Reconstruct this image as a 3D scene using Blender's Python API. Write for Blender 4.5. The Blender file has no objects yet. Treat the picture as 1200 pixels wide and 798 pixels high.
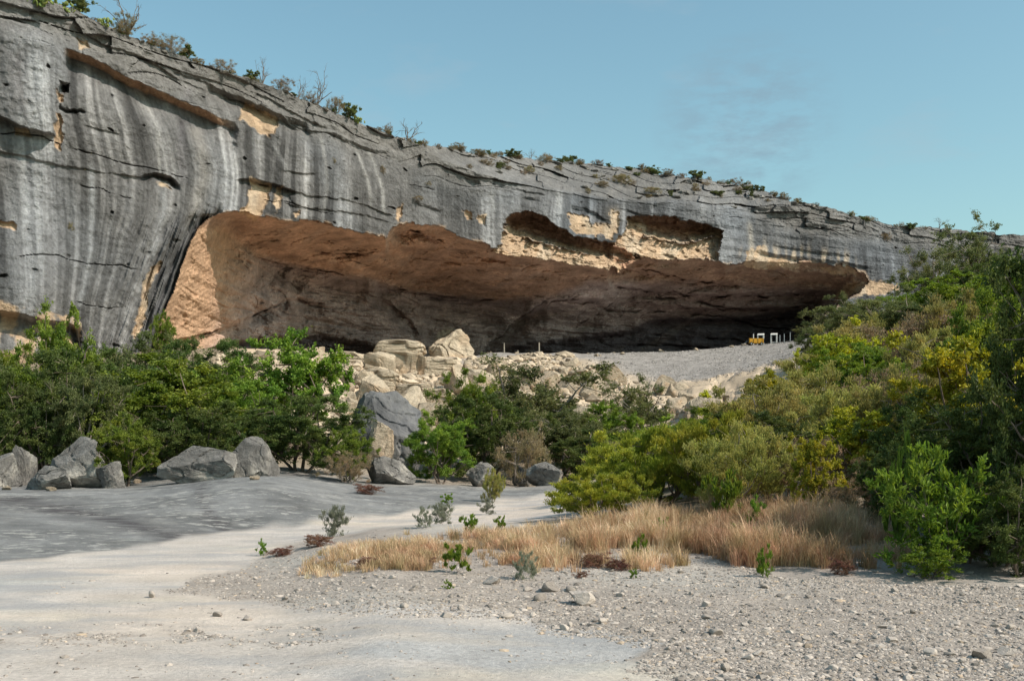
import bpy, math, random
import numpy as np
from mathutils import Vector

# ------------------------------------------------------------------ camera model
F, CX, HY, EYE = 1287.0, 600.0, 525.0, 1.6     # reference pixels of a 1200 px wide frame

scene = bpy.context.scene
COL = scene.collection

def P(px, py, d):
    """A point at picture position px,py and true distance d ahead of the camera."""
    return np.stack([(px-CX)/F*d, d+0*px, EYE+(HY-py)/F*d], -1)

def sstep(a, b, x):
    t = np.clip((x-a)/(b-a), 0, 1)
    return t*t*(3-2*t)

# ------------------------------------------------------------------ noise
_r = np.random.RandomState(7)
_perm = _r.permutation(256); _perm = np.concatenate([_perm, _perm, _perm]).astype(np.int32)
_g3 = _r.normal(size=(256, 3)); _g3 /= np.linalg.norm(_g3, axis=1)[:, None]; _gx, _gy, _gz = [np.ascontiguousarray(_g3[:, k], dtype=np.float32) for k in range(3)]

def noise3(x, y, z):
    x, y, z = np.asarray(x, np.float32), np.asarray(y, np.float32), np.asarray(z, np.float32)
    fx, fy, fz = np.floor(x), np.floor(y), np.floor(z)
    xi, yi, zi = fx.astype(np.int32), fy.astype(np.int32), fz.astype(np.int32)
    xf, yf, zf = x-fx, y-fy, z-fz
    u, v, w = [t*t*t*(t*(t*6-15)+10) for t in (xf, yf, zf)]
    out = 0
    for i in (0, 1):
        hx = _perm[(xi+i) & 255]
        for j in (0, 1):
            hy = _perm[(hx+yi+j) & 255]
            r = []
            for k in (0, 1):
                h = _perm[(hy+zi+k) & 255]
                r.append(_gx[h]*(xf-i)+_gy[h]*(yf-j)+_gz[h]*(zf-k))
            out = out+(u if i else 1-u)*(v if j else 1-v)*(r[0]+w*(r[1]-r[0]))
    return out*1.6

def fbm(x, y, z, octv=4, lac=2.05, gain=.5):
    a, s, t = 1.0, 0, 0
    for o in range(octv):
        s = s+a*noise3(x+o*17.3, y+o*9.1, z+o*3.7)
        t += a; a *= gain; x, y, z = x*lac, y*lac, z*lac
    return s/t

def hsh(a, b):
    return _perm[(_perm[np.asarray(a).astype(np.int64) & 255]+np.asarray(b).astype(np.int64)) & 255]/255.0

# ------------------------------------------------------------------ mesh helpers
def mesh_np(name, verts, faces, smooth=False, colors=None, mats=()):
    verts = np.asarray(verts, np.float32).reshape(-1, 3)
    faces = np.asarray(faces, np.int32)
    k = faces.shape[1]
    me = bpy.data.meshes.new(name)
    me.vertices.add(len(verts)); me.vertices.foreach_set('co', verts.ravel())
    me.loops.add(faces.size); me.loops.foreach_set('vertex_index', faces.ravel())
    me.polygons.add(len(faces))
    me.polygons.foreach_set('loop_start', np.arange(0, faces.size, k, dtype=np.int32))
    me.polygons.foreach_set('loop_total', np.full(len(faces), k, np.int32))
    me.polygons.foreach_set('use_smooth', np.full(len(faces), smooth, bool))
    if colors is not None:
        for cn, c in colors.items():
            ca = me.color_attributes.new(cn, 'FLOAT_COLOR', 'POINT')
            c4 = np.ones((len(verts), 4), np.float32); c4[:, :3] = np.asarray(c).reshape(-1, 3)
            ca.data.foreach_set('color', c4.ravel())
    for m in mats: me.materials.append(m)
    me.update(calc_edges=True); me.validate()
    return me

def link(name, me, parent=None, **props):
    o = bpy.data.objects.new(name, me); COL.objects.link(o)
    if parent: o.parent = parent
    for k, v in props.items(): o[k] = v
    return o

def grid_faces(nr, nc):
    i = np.arange(nr-1)[:, None]*nc+np.arange(nc-1)[None]
    return np.stack([i, i+1, i+1+nc, i+nc], -1).reshape(-1, 4)

class MB:
    """collects polygons of mixed size into one mesh"""
    def __init__(s): s.v = []; s.f = []
    def add(s, v, f):
        b = len(s.v); s.v += [tuple(map(float, p)) for p in v]; s.f += [tuple(int(i)+b for i in q) for q in f]
    def box(s, lo, hi, bev=0.0):
        (x0, y0, z0), (x1, y1, z1) = lo, hi; e = bev
        v = []
        for z, q in ((z0, e), (z0+e, 0), (z1-e, 0), (z1, e)):
            v += [(x0+q, y0+q, z), (x1-q, y0+q, z), (x1-q, y1-q, z), (x0+q, y1-q, z)]
        f = [(3, 2, 1, 0), (12, 13, 14, 15)]
        for l in range(3):
            for k in range(4):
                f.append((l*4+k, l*4+(k+1) % 4, l*4+4+(k+1) % 4, l*4+4+k))
        s.add(v, f)
    def cyl(s, a, b, r0, r1=None, n=10):
        r1 = r0 if r1 is None else r1
        a, b = Vector(a), Vector(b); w = (b-a).normalized()
        u = w.orthogonal().normalized(); t = w.cross(u)
        v = []
        for c, r in ((a, r0), (b, r1)):
            v += [c+u*math.cos(2*math.pi*k/n)*r+t*math.sin(2*math.pi*k/n)*r for k in range(n)]
        f = [(k, (k+1) % n, n+(k+1) % n, n+k) for k in range(n)]
        f += [tuple(reversed(range(n))), tuple(range(n, 2*n))]
        s.add(v, f)
    def build(s, name, mat, parent=None, smooth=False, **props):
        me = bpy.data.meshes.new(name); me.from_pydata(s.v, [], s.f); me.materials.append(mat)
        me.update()
        if smooth: me.shade_smooth()
        return link(name, me, parent, **props)

# ------------------------------------------------------------------ materials
def new_mat(name):
    m = bpy.data.materials.new(name); m.use_nodes = True
    nt = m.node_tree; nt.nodes.clear()
    out = nt.nodes.new('ShaderNodeOutputMaterial')
    b = nt.nodes.new('ShaderNodeBsdfPrincipled'); nt.links.new(b.outputs[0], out.inputs[0])
    b.inputs['Specular IOR Level'].default_value = .15
    return m, nt, b, out

def N(nt, t, **kw):
    n = nt.nodes.new(t)
    for k, v in kw.items():
        if k.startswith('_'): setattr(n, k[1:], v)
        else: n.inputs[k.replace('_', ' ')].default_value = v
    return n

def rock_mat(name, attr=None, base=(.3, .3, .3), dark=.7, light=1.25, scale=1.5, fine=7.0, bump=.25, bdist=.12, rough=.92, tint=None, finev=.18, rnd=0.0, layer=0):
    m, nt, b, out = new_mat(name)
    L = nt.links.new
    tc = N(nt, 'ShaderNodeTexCoord')
    geo = N(nt, 'ShaderNodeNewGeometry')
    src = geo.outputs['Position'] if attr else tc.outputs['Object']
    n1 = N(nt, 'ShaderNodeTexNoise', Scale=scale, Detail=9.0, Roughness=.68); L(src, n1.inputs['Vector'])
    n2 = N(nt, 'ShaderNodeTexNoise', Scale=fine, Detail=8.0, Roughness=.75); L(src, n2.inputs['Vector'])
    r1 = N(nt, 'ShaderNodeMapRange', From_Min=.3, From_Max=.7, To_Min=dark, To_Max=light); L(n1.outputs[0], r1.inputs[0])
    r2 = N(nt, 'ShaderNodeMapRange', From_Min=.3, From_Max=.7, To_Min=1-finev, To_Max=1+finev); L(n2.outputs[0], r2.inputs[0])
    mu = N(nt, 'ShaderNodeMath', _operation='MULTIPLY'); L(r1.outputs[0], mu.inputs[0]); L(r2.outputs[0], mu.inputs[1])
    fac = mu.outputs[0]
    if rnd:
        oi = N(nt, 'ShaderNodeObjectInfo')
        r3 = N(nt, 'ShaderNodeMapRange', To_Min=1-rnd, To_Max=1+rnd); L(oi.outputs['Random'], r3.inputs[0])
        m3 = N(nt, 'ShaderNodeMath', _operation='MULTIPLY'); L(fac, m3.inputs[0]); L(r3.outputs[0], m3.inputs[1]); fac = m3.outputs[0]
    if layer:
        mp = N(nt, 'ShaderNodeMapping'); mp.inputs['Scale'].default_value = (1, 1, layer); L(src, mp.inputs['Vector']); L(mp.outputs[0], n2.inputs['Vector'])
        n5 = N(nt, 'ShaderNodeTexNoise', Scale=3.0, Detail=8.0, Roughness=.7); L(mp.outputs[0], n5.inputs['Vector'])
        r5 = N(nt, 'ShaderNodeMapRange', From_Min=.36, From_Max=.47, To_Min=.55, To_Max=1.0); L(n5.outputs[0], r5.inputs[0])
        m5 = N(nt, 'ShaderNodeMath', _operation='MULTIPLY'); L(fac, m5.inputs[0]); L(r5.outputs[0], m5.inputs[1]); fac = m5.outputs[0]
    sc = N(nt, 'ShaderNodeVectorMath', _operation='SCALE')
    if attr:
        at = N(nt, 'ShaderNodeAttribute', _attribute_name=attr); L(at.outputs['Color'], sc.inputs[0])
    else:
        if tint:
            mx = N(nt, 'ShaderNodeMix', _data_type='RGBA')
            n4 = N(nt, 'ShaderNodeTexNoise', Scale=scale*.6, Detail=5.0, Roughness=.6); L(src, n4.inputs['Vector'])
            r4 = N(nt, 'ShaderNodeMapRange', From_Min=.48, From_Max=.6); L(n4.outputs[0], r4.inputs[0])
            L(r4.outputs[0], mx.inputs['Factor'])
            mx.inputs['A'].default_value = (*base, 1); mx.inputs['B'].default_value = (*tint, 1)
            L(mx.outputs['Result'], sc.inputs[0])
        else: sc.inputs[0].default_value = base
    L(fac, sc.inputs['Scale'])
    L(sc.outputs[0], b.inputs['Base Color'])
    b.inputs['Roughness'].default_value = rough
    bp = N(nt, 'ShaderNodeBump', Strength=bump, Distance=bdist)
    ad = N(nt, 'ShaderNodeMath', _operation='ADD'); L(n1.outputs[0], ad.inputs[0]); L(n2.outputs[0], ad.inputs[1])
    L(ad.outputs[0], bp.inputs['Height']); L(bp.outputs[0], b.inputs['Normal'])
    return m

def leaf_mat(name, c1, c2, c3=None, trans=.35, rough=.5):
    """leaf colours vary from leaf to leaf (attribute v) and from plant to plant"""
    m, nt, b, out = new_mat(name); L = nt.links.new
    at = N(nt, 'ShaderNodeAttribute', _attribute_name='v')
    sp = N(nt, 'ShaderNodeSeparateColor'); L(at.outputs['Color'], sp.inputs[0])
    cr = N(nt, 'ShaderNodeValToRGB'); L(sp.outputs[0], cr.inputs[0])
    cr.color_ramp.elements[0].color = (*c1, 1); cr.color_ramp.elements[1].color = (*c2, 1)
    if c3:
        e = cr.color_ramp.elements.new(.9); e.color = (*c2, 1); cr.color_ramp.elements[-1].color = (*c3, 1)
    oi = N(nt, 'ShaderNodeObjectInfo')
    hs = N(nt, 'ShaderNodeHueSaturation')
    h = N(nt, 'ShaderNodeMapRange', To_Min=.485, To_Max=.515); L(oi.outputs['Random'], h.inputs[0]); L(h.outputs[0], hs.inputs['Hue'])
    v = N(nt, 'ShaderNodeMapRange', To_Min=.85, To_Max=1.2); L(oi.outputs['Random'], v.inputs[0]); L(v.outputs[0], hs.inputs['Value'])
    L(cr.outputs[0], hs.inputs['Color'])
    tc = N(nt, 'ShaderNodeTexCoord'); nz = N(nt, 'ShaderNodeTexNoise', Scale=3.2, Detail=4.0, Roughness=.65); L(tc.outputs['Object'], nz.inputs['Vector'])
    nz.noise_dimensions = '4D'; L(oi.outputs['Random'], nz.inputs['W'])
    h2 = N(nt, 'ShaderNodeMapRange', From_Min=.35, From_Max=.65, To_Min=.475, To_Max=.522); L(nz.outputs[0], h2.inputs[0])
    v2 = N(nt, 'ShaderNodeMapRange', From_Min=.35, From_Max=.65, To_Min=1.25, To_Max=.72); L(nz.outputs[0], v2.inputs[0])
    hs0 = N(nt, 'ShaderNodeHueSaturation'); L(h2.outputs[0], hs0.inputs['Hue']); L(v2.outputs[0], hs0.inputs['Value']); L(hs.outputs[0], hs0.inputs['Color']); hs = hs0
    L(hs.outputs[0], b.inputs['Base Color']); b.inputs['Roughness'].default_value = rough
    b.inputs['Specular IOR Level'].default_value = .25
    tr = N(nt, 'ShaderNodeBsdfTranslucent')
    hs2 = N(nt, 'ShaderNodeHueSaturation', Hue=.49, Saturation=1.1, Value=1.3); L(hs.outputs[0], hs2.inputs['Color']); L(hs2.outputs[0], tr.inputs[0])
    ms = N(nt, 'ShaderNodeMixShader'); ms.inputs[0].default_value = trans
    L(b.outputs[0], ms.inputs[1]); L(tr.outputs[0], ms.inputs[2]); L(ms.outputs[0], out.inputs[0])
    return m

def plain_mat(name, col, rough=.6, metal=0.0, var=.12, scale=6.0):
    m = rock_mat(name, base=col, dark=1-var, light=1+var, scale=scale, fine=scale*5, bump=.08, bdist=.02, rough=rough)
    m.node_tree.nodes['Principled BSDF'].inputs['Metallic'].default_value = metal
    return m

M = dict(
    cliff=rock_mat('cliff_limestone', 'rock', dark=.74, light=1.26, scale=1.1, fine=4.0, finev=.32, bump=.8, bdist=.25),
    ground=rock_mat('ground_limestone', 'rock', dark=.84, light=1.16, scale=1.1, fine=18.0, finev=.26, bump=.8, bdist=.03),
    grey=rock_mat('grey_boulder', base=(.20, .19, .18), dark=.5, light=1.55, scale=1.7, fine=13.0, finev=.34, bump=.8, bdist=.15, rnd=.12, tint=(.36, .335, .30)),
    darkgrey=rock_mat('dark_boulder', base=(.12, .12, .125), dark=.5, light=1.6, scale=.9, fine=6.0, bump=.6, bdist=.15, tint=(.19, .185, .175)),
    pale=rock_mat('pale_limestone', base=(.53, .44, .33), dark=.68, light=1.22, scale=1.3, fine=7.0, finev=.3, bump=.8, bdist=.3, rnd=.15, layer=3.0, tint=(.50, .36, .24)),
    pebble=rock_mat('pebble_stone', base=(.35, .305, .27), dark=.8, light=1.2, scale=6.0, fine=30.0, bump=.3, bdist=.01, rnd=.35),
    gravel=rock_mat('gravel_stone', 'rock', dark=.85, light=1.15, scale=8.0, fine=40.0, bump=.2, bdist=.01),
    bark=rock_mat('bark', base=(.16, .125, .10), dark=.6, light=1.4, scale=9.0, fine=40.0, bump=.5, bdist=.02),
    greybark=rock_mat('grey_bark', base=(.25, .21, .18), dark=.6, light=1.4, scale=9.0, fine=40.0, bump=.5, bdist=.02),
    leaf_green=leaf_mat('leaf_green', (.085, .135, .020), (.240, .330, .048)),
    leaf_dark=leaf_mat('leaf_dark', (.050, .080, .022), (.135, .180, .048)),
    leaf_grey=leaf_mat('leaf_grey_green', (.085, .110, .040), (.200, .225, .085)),
    leaf_willow=leaf_mat('leaf_willow', (.145, .180, .024), (.40, .43, .065), (.50, .46, .10)),
    leaf_olive=leaf_mat('leaf_olive', (.20, .185, .055), (.43, .40, .13), (.32, .39, .08)),
    leaf_brown=leaf_mat('leaf_brown', (.17, .13, .075), (.36, .28, .16), (.30, .30, .09)),
    leaf_rim=leaf_mat('leaf_rim', (.17, .135, .075), (.33, .28, .155), (.24, .25, .09)),
    leaf_yellow=leaf_mat('leaf_yellow', (.21, .235, .028), (.46, .45, .05), (.55, .46, .05)),
    leaf_broad=leaf_mat('leaf_broad', (.080, .140, .018), (.215, .320, .048), trans=.4),
    leaf_silver=leaf_mat('leaf_silver', (.15, .165, .115), (.30, .31, .23)),
    cactus=leaf_mat('cactus_pad', (.10, .14, .035), (.22, .25, .06), trans=.05),
    straw=leaf_mat('dry_grass', (.40, .275, .155), (.73, .57, .34), (.82, .71, .50), trans=.3, rough=.7),
    rust=leaf_mat('rusty_weed', (.13, .06, .04), (.27, .15, .10), trans=.2, rough=.8),
    white=plain_mat('white_paint', (.60, .59, .56), rough=.6, var=.06),
    yellow=plain_mat('yellow_paint', (.50, .26, .03), rough=.6, var=.12, scale=12.0),
    black=plain_mat('black_rubber', (.03, .03, .03), rough=.8),
    steel=plain_mat('galvanised_steel', (.45, .46, .47), rough=.4, metal=.6),
    wood=plain_mat('weathered_wood', (.42, .37, .30), rough=.85, var=.3, scale=14.0),
)

def scuffs():
    # crisp scuff marks of the bare rock, drawn out along the stream's flow
    m = M['ground']; nt = m.node_tree; L = nt.links.new; b = nt.nodes['Principled BSDF']
    src = b.inputs['Base Color'].links[0].from_socket
    geo = N(nt, 'ShaderNodeNewGeometry'); mk = N(nt, 'ShaderNodeAttribute', _attribute_name='mask'); sp = N(nt, 'ShaderNodeSeparateColor'); L(mk.outputs['Color'], sp.inputs[0])
    def nz(scl, rot, lo, hi, det=6.0, off=0.):
        mp = N(nt, 'ShaderNodeMapping'); mp.inputs['Scale'].default_value = scl; mp.inputs['Rotation'].default_value = (0, 0, rot); mp.inputs['Location'].default_value = (off, off, off)
        L(geo.outputs['Position'], mp.inputs['Vector'])
        n = N(nt, 'ShaderNodeTexNoise', Scale=1.0, Detail=det, Roughness=.62); L(mp.outputs[0], n.inputs['Vector'])
        r = N(nt, 'ShaderNodeMapRange', From_Min=lo, From_Max=hi); L(n.outputs[0], r.inputs[0]); return r.outputs[0]
    def mul(a, b_):
        q = N(nt, 'ShaderNodeMath', _operation='MULTIPLY'); L(a, q.inputs[0])
        if isinstance(b_, float): q.inputs[1].default_value = b_
        else: L(b_, q.inputs[1])
        return q.outputs[0]
    def mix(fac, a, colr):
        x = N(nt, 'ShaderNodeMix', _data_type='RGBA'); L(fac, x.inputs['Factor']); L(a, x.inputs['A']); x.inputs['B'].default_value = (*colr, 1); return x.outputs['Result']
    fl = mul(mul(nz((3.2, 4.2, 1), .5, .545, .585, 9.0), nz((.3, .6, 1), 0, .40, .55, 3.0, 5.)), sp.outputs[0])
    c1 = mix(mul(fl, .85), src, (.46, .45, .42))
    dk = mul(mul(nz((1.2, 1.7, 1), .3, .50, .66, 9.0, 20.), sp.outputs[0]), .38)
    c2 = mix(dk, src, (.085, .08, .08))
    bd = mul(nz((1.3, 3.2, 1), .3, .30, .62, 8.0, 33.), sp.outputs[2]); c2 = mix(bd, c2, (.055, .048, .052))
    c2 = mix(mul(fl, .85), c2, (.36, .35, .33))
    bl = mul(mul(nz((.45, .95, 1), -.1, .47, .60, 9.0, 40.), sp.outputs[1]), .62)
    c3 = mix(bl, c2, (.30, .30, .31))
    ye = mul(mul(nz((.6, 1.4, 1), .1, .52, .64, 9.0, 60.), sp.outputs[1]), .4)
    c4 = mix(ye, c3, (.45, .38, .315))
    L(c4, b.inputs['Base Color'])
scuffs()

# ------------------------------------------------------------------ cliff
def ip(x, pts, k=1):
    a = np.array(pts, float); return np.interp(x, a[:, 0], a[:, k])

def sdist(x, y, poly):
    """signed distance in px to a polygon, positive inside"""
    a = np.array(poly, float)
    if x.ndim == 2:
        (ax, ay), (bx_, by_) = a.min(0)-22, a.max(0)+22
        mk = (x > ax) & (x < bx_) & (y > ay) & (y < by_)
        if mk.mean() < .6:
            out = np.full(x.shape, -22.); out[mk] = sdist(x[mk], y[mk], poly); return np.maximum(out, -22.)
    best = np.full(x.shape, 1e9); ins = np.zeros(x.shape, bool)
    n = len(a)
    for i in range(n):
        x0, y0 = a[i]; x1, y1 = a[(i+1) % n]
        dx, dy = x1-x0, y1-y0
        t = np.clip(((x-x0)*dx+(y-y0)*dy)/(dx*dx+dy*dy+1e-9), 0, 1)
        best = np.minimum(best, (x-x0-t*dx)**2+(y-y0-t*dy)**2)
        c = ((y0 > y) != (y1 > y)) & (x < (x1-x0)*(y-y0)/((y1-y0) if y1 != y0 else 1e-9)+x0)
        ins ^= c
    best = np.sqrt(best)
    return np.where(ins, best, -best)

DFACE = [(-420, 46), (-260, 50.5), (0, 59), (50, 60.2), (200, 67.8), (330, 75), (440, 84), (480, 87), (600, 95), (700, 101), (800, 107), (900, 113), (1000, 119), (1100, 127), (1250, 138), (1500, 155)]
SKY = [(-420, -150), (-260, -118), (-60, -42), (0, -20), (50, 0), (92, 14), (130, 33), (165, 48), (200, 62), (250, 79), (300, 96), (330, 106), (365, 122), (400, 135), (440, 151), (480, 165), (520, 174), (560, 181), (610, 185), (650, 189), (700, 193), (745, 199), (780, 206), (850, 214), (880, 219), (905, 229), (930, 237), (980, 246), (1010, 255), (1040, 264), (1100, 268), (1200, 276), (1500, 300)]
RIMF = [(-420, -150), (440, 151), (480, 168), (520, 188), (560, 203), (620, 218), (700, 233), (760, 238), (800, 237), (870, 246), (905, 240), (930, 238), (1000, 253), (1500, 300)]
JAMB = [(250, 256), (255, 243), (268, 232), (290, 221), (312, 212), (342, 203), (365, 192), (385, 186), (408, 184), (600, 184)]   # y -> x
LIP = [(184, 250), (256, 250), (275, 249), (300, 252), (330, 257), (360, 259), (395, 266), (420, 270), (440, 274), (452, 277), (462, 266), (480, 262), (500, 263), (522, 268), (545, 280), (570, 289), (592, 292), (600, 298), (640, 303), (680, 310), (712, 317), (719, 302), (740, 296), (770, 303), (800, 304), (843, 306), (850, 309), (880, 307), (950, 307), (985, 310), (1012, 320)]
MOUTH = [(184, 408), (186, 385), (192, 365), (203, 342), (212, 312), (221, 290), (232, 268), (243, 255)]+LIP[1:]+[(1018, 330), (1003, 345), (990, 352), (975, 360), (962, 372), (955, 420), (955, 620), (184, 620)]
ALC1 = [(592, 258), (597, 250), (625, 249), (640, 253), (655, 265), (665, 272), (690, 281), (716, 286), (733, 292), (752, 304), (738, 309), (722, 320), (716, 312), (700, 301), (680, 295), (655, 288), (620, 280), (604, 277), (594, 272)]
ALC2 = [(736, 262), (738, 255), (745, 253), (790, 256), (820, 263), (846, 271), (822, 281), (803, 284), (783, 284), (755, 277), (751, 272), (750, 262)]
TAN1 = [(576, 293), (588, 285), (592, 272), (604, 275), (620, 280), (655, 288), (680, 295), (700, 300), (718, 314), (710, 318), (680, 311), (640, 304), (600, 299)]
TAN2 = [(716, 290), (728, 275), (736, 260), (750, 260), (753, 277), (785, 285), (803, 285), (822, 281), (846, 271), (843, 305), (800, 305), (770, 304), (742, 297)]
TANS = [
    [(286, 122), (300, 127), (330, 141), (326, 150), (318, 161), (300, 152), (283, 144), (277, 140)],           # below the caprock
    [(294, 210), (316, 216), (312, 240), (306, 258), (292, 257), (278, 251), (290, 244)],                        # above the mouth
    [(324, 220), (331, 217), (328, 238), (323, 250), (320, 240)],
    [(187, 306), (190, 309), (182, 325), (172, 355), (165, 385), (158, 398), (155, 392), (160, 365), (170, 330), (178, 315)],
    [(63, 130), (70, 137), (74, 155), (73, 175), (66, 170), (63, 150)],
    [(17, 148), (36, 152), (36, 160), (18, 157)],
    [(0, 257), (16, 259), (18, 266), (0, 265)],
    [(86, 46), (100, 49), (104, 58), (90, 57)],
    [(66, 105), (72, 110), (69, 118), (64, 116)],
    [(186, 214), (197, 217), (200, 222), (188, 220)],
    [(540, 247), (552, 250), (554, 260), (545, 258)], [(561, 252), (571, 254), (569, 265), (562, 263)],
    [(664, 248), (688, 254), (690, 262), (713, 265), (716, 246), (724, 246), (722, 270), (716, 282), (700, 277), (675, 272), (665, 265)],
    [(345, 247), (353, 247), (352, 252), (345, 252)], [(466, 243), (472, 240), (472, 255), (466, 260)],
    [(0, 352), (50, 365), (92, 372), (96, 395), (60, 430), (-420, 430), (-420, 340)],                             # recess at the cliff foot
    [(986, 333), (1010, 328), (1048, 332), (1052, 340), (1030, 346), (1000, 345), (982, 352), (978, 344)],
    [(960, 312), (985, 311), (1003, 318), (1000, 324), (975, 321)],
    [(876, 296), (895, 286), (900, 300), (940, 307), (930, 316), (890, 316), (872, 312)],
]
# overhanging ledges: lower edge polyline, undercut in m, underside px, fade px
LEDGES = [
    ([(-420, -90), (0, 19), (20, 22), (40, 31), (64, 44)], .5, 1.5, 14),
    ([(76, 57), (100, 64), (130, 78), (150, 90), (175, 101), (200, 111), (230, 125), (252, 134), (276, 143)], 1.7, 11, 40),
    ([(98, 38), (120, 50), (140, 57), (165, 66), (200, 88), (235, 104)], .5, 2, 12),
    ([(240, 98), (285, 117), (325, 135), (362, 144)], 1.1, 6, 16),
    ([(300, 108), (335, 128), (365, 142), (390, 151)], .5, 2, 9),
    ([(330, 141), (350, 150), (372, 153), (395, 156), (412, 166), (440, 175), (458, 176)], .9, 4, 30),
    ([(200, 83), (240, 96), (300, 122), (335, 138)], .4, 2, 8),
    ([(370, 108), (400, 130), (440, 148)], .3, 1.5, 6),
    ([(-420, 80), (0, 137), (20, 144), (60, 158)], .55, 2, 18),
    ([(-420, 140), (0, 176), (25, 181), (70, 193), (120, 200), (160, 207), (210, 216)], .35, 1.6, 14),
    ([(165, 206), (180, 201), (200, 206), (210, 215)], 1.3, 5, 8),
    ([(276, 209), (292, 209), (312, 213), (324, 216), (345, 222)], 1.2, 2.5, 34),
    ([(326, 199), (345, 202), (372, 204)], .5, 2, 9),
    ([(320, 215), (360, 228), (400, 232), (440, 244), (462, 252)], .5, 1.6, 12),
    ([(330, 236), (360, 243), (400, 247), (440, 254), (460, 262)], .4, 1.6, 10),
    ([(-420, 335), (0, 363), (30, 368), (50, 375), (80, 378), (94, 383)], 1.6, 7, 40),
    ([(95, 146), (125, 154), (140, 158)], .3, 1.6, 8),
    ([(545, 206), (570, 213), (600, 220), (640, 228)], .5, 2, 10),
    ([(610, 228), (635, 233)], .8, 3, 8), ([(546, 208), (565, 214)], .8, 3, 7),
    ([(483, 234), (500, 240), (518, 246)], .6, 3, 8),
    ([(668, 240), (685, 243), (697, 248), (712, 258)], 1.0, 4, 12),
    ([(720, 243), (735, 245), (760, 252), (800, 256)], .5, 2, 6),
    ([(885, 292), (905, 297), (950, 302), (1000, 308), (1018, 312)], 1.0, 4, 14),
    ([(905, 288), (940, 292), (1000, 300)], .3, 1.5, 8),
    ([(805, 203), (850, 211), (880, 220), (915, 229), (975, 249)], .6, 2.5, 9),
    ([(740, 214), (780, 222), (830, 228), (870, 243), (905, 244)], .5, 2, 8),
    ([(600, 197), (660, 205), (720, 206), (790, 218)], .5, 2, 7),
    ([(1090, 270), (1115, 274), (1150, 276)], .8, 3, 9),
    # inside the shelter
    ([(300, 300), (330, 308), (360, 312), (386, 317), (405, 322), (432, 327)], 1.6, 5, 45),
    ([(440, 330), (480, 341), (520, 347), (560, 351), (592, 351), (620, 347)], 1.6, 6, 50),
    ([(330, 352), (345, 350), (362, 353), (380, 353)], .9, 3, 16),
    ([(370, 292), (395, 295), (430, 296)], 1.0, 3, 14),
    ([(462, 276), (480, 268), (500, 272), (520, 281)], 1.0, 3, 12),
    ([(595, 380), (620, 368), (650, 352), (700, 345)], .6, 5, 20),
    ([(745, 312), (775, 318), (800, 326), (840, 330), (870, 330)], .8, 3, 14),
    ([(720, 334), (780, 342), (830, 345), (900, 345), (970, 341)], .9, 3, 16),
    ([(790, 358), (850, 362), (920, 360), (955, 357)], .9, 3, 14),
    ([(760, 375), (820, 372), (900, 374), (950, 370)], 1.0, 3, 14),
    ([(548, 430), (572, 404), (600, 378), (640, 350)], 1.3, 5, 26),
    ([(205, 398), (250, 388), (300, 366), (340, 350)], .9, 5, 22),
    ([(430, 345), (455, 352), (480, 372), (492, 392)], .9, 4, 20),
    ([(650, 392), (690, 372), (720, 352), (745, 338)], 1.0, 5, 22),
]
MAUVE = [(230, 264), (262, 268), (300, 300), (350, 312), (390, 321), (430, 324), (480, 342), (590, 353), (650, 347), (690, 330), (760, 330), (1000, 340)]
DARKBAND = [(180, 440), (240, 408), (270, 398), (330, 392), (380, 391), (430, 398), (470, 420), (560, 416), (600, 403), (680, 392), (735, 384), (765, 373), (870, 368), (950, 360), (1020, 356)]
STREAKS = [ # px polyline top->bottom, half width px, rgb, amount
    ([(107, 195), (108, 240), (106, 290), (98, 335), (92, 360)], 4, (.42, .43, .44), .7),
    ([(228, 150), (236, 175), (240, 205), (232, 235), (226, 262)], 8, (.42, .39, .35), .6),
    ([(160, 100), (172, 125), (185, 150), (187, 200)], 2.2, (.45, .44, .42), .7),
    ([(190, 222), (192, 245), (186, 270), (178, 300)], 4, (.40, .41, .42), .6),
    ([(415, 172), (424, 190), (432, 215), (436, 240)], 2.2, (.48, .47, .45), .75),
    ([(431, 174), (440, 195), (449, 222), (450, 250)], 2.4, (.48, .47, .45), .75),
    ([(376, 160), (382, 190), (384, 222), (380, 245)], 2, (.44, .43, .41), .6),
    ([(576, 225), (578, 250)], 3, (.45, .45, .44), .6), ([(654, 225), (656, 252)], 3, (.45, .45, .44), .6),
    ([(222, 100), (212, 160), (216, 215)], 5, (.15, .14, .15), .55),
    ([(60, 200), (62, 260), (66, 330)], 10, (.16, .155, .16), .35),
    ([(150, 215), (152, 260), (145, 310), (130, 345)], 7, (.15, .15, .155), .45),
    ([(20, 60), (22, 130)], 9, (.20, .18, .18), .5), ([(36, 190), (36, 290)], 5, (.34, .35, .37), .5),
    ([(296, 130), (300, 200)], 3, (.40, .40, .40), .4), ([(318, 165), (340, 205)], 3, (.42, .42, .42), .4),
    ([(822, 232), (824, 262)], 3, (.42, .42, .42), .5), ([(878, 262), (880, 290), (872, 300)], 3, (.5, .46, .40), .7),
    ([(896, 280), (897, 300)], 2, (.5, .46, .40), .7), ([(720, 244), (721, 262)], 7, (.52, .44, .34), .5),
    ([(690, 255), (691, 275)], 4, (.30, .30, .31), .8), ([(703, 262), (704, 278)], 3, (.30, .30, .31), .8),
]
FOLD = [(250, 245), (226, 268), (212, 300), (200, 335), (183, 370), (178, 405)]

def line_below(X, Y, line, ramp, fade):
    a = np.array(line, float)
    yl = np.interp(X, a[:, 0], a[:, 1])
    w = sstep(a[0, 0]-3, a[0, 0]+8, X)*(1-sstep(a[-1, 0]-8, a[-1, 0]+3, X))
    t = Y-yl
    return w*np.where(t < 0, 0, np.minimum(1, t/ramp))*(1-sstep(ramp, ramp+fade, t))

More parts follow.
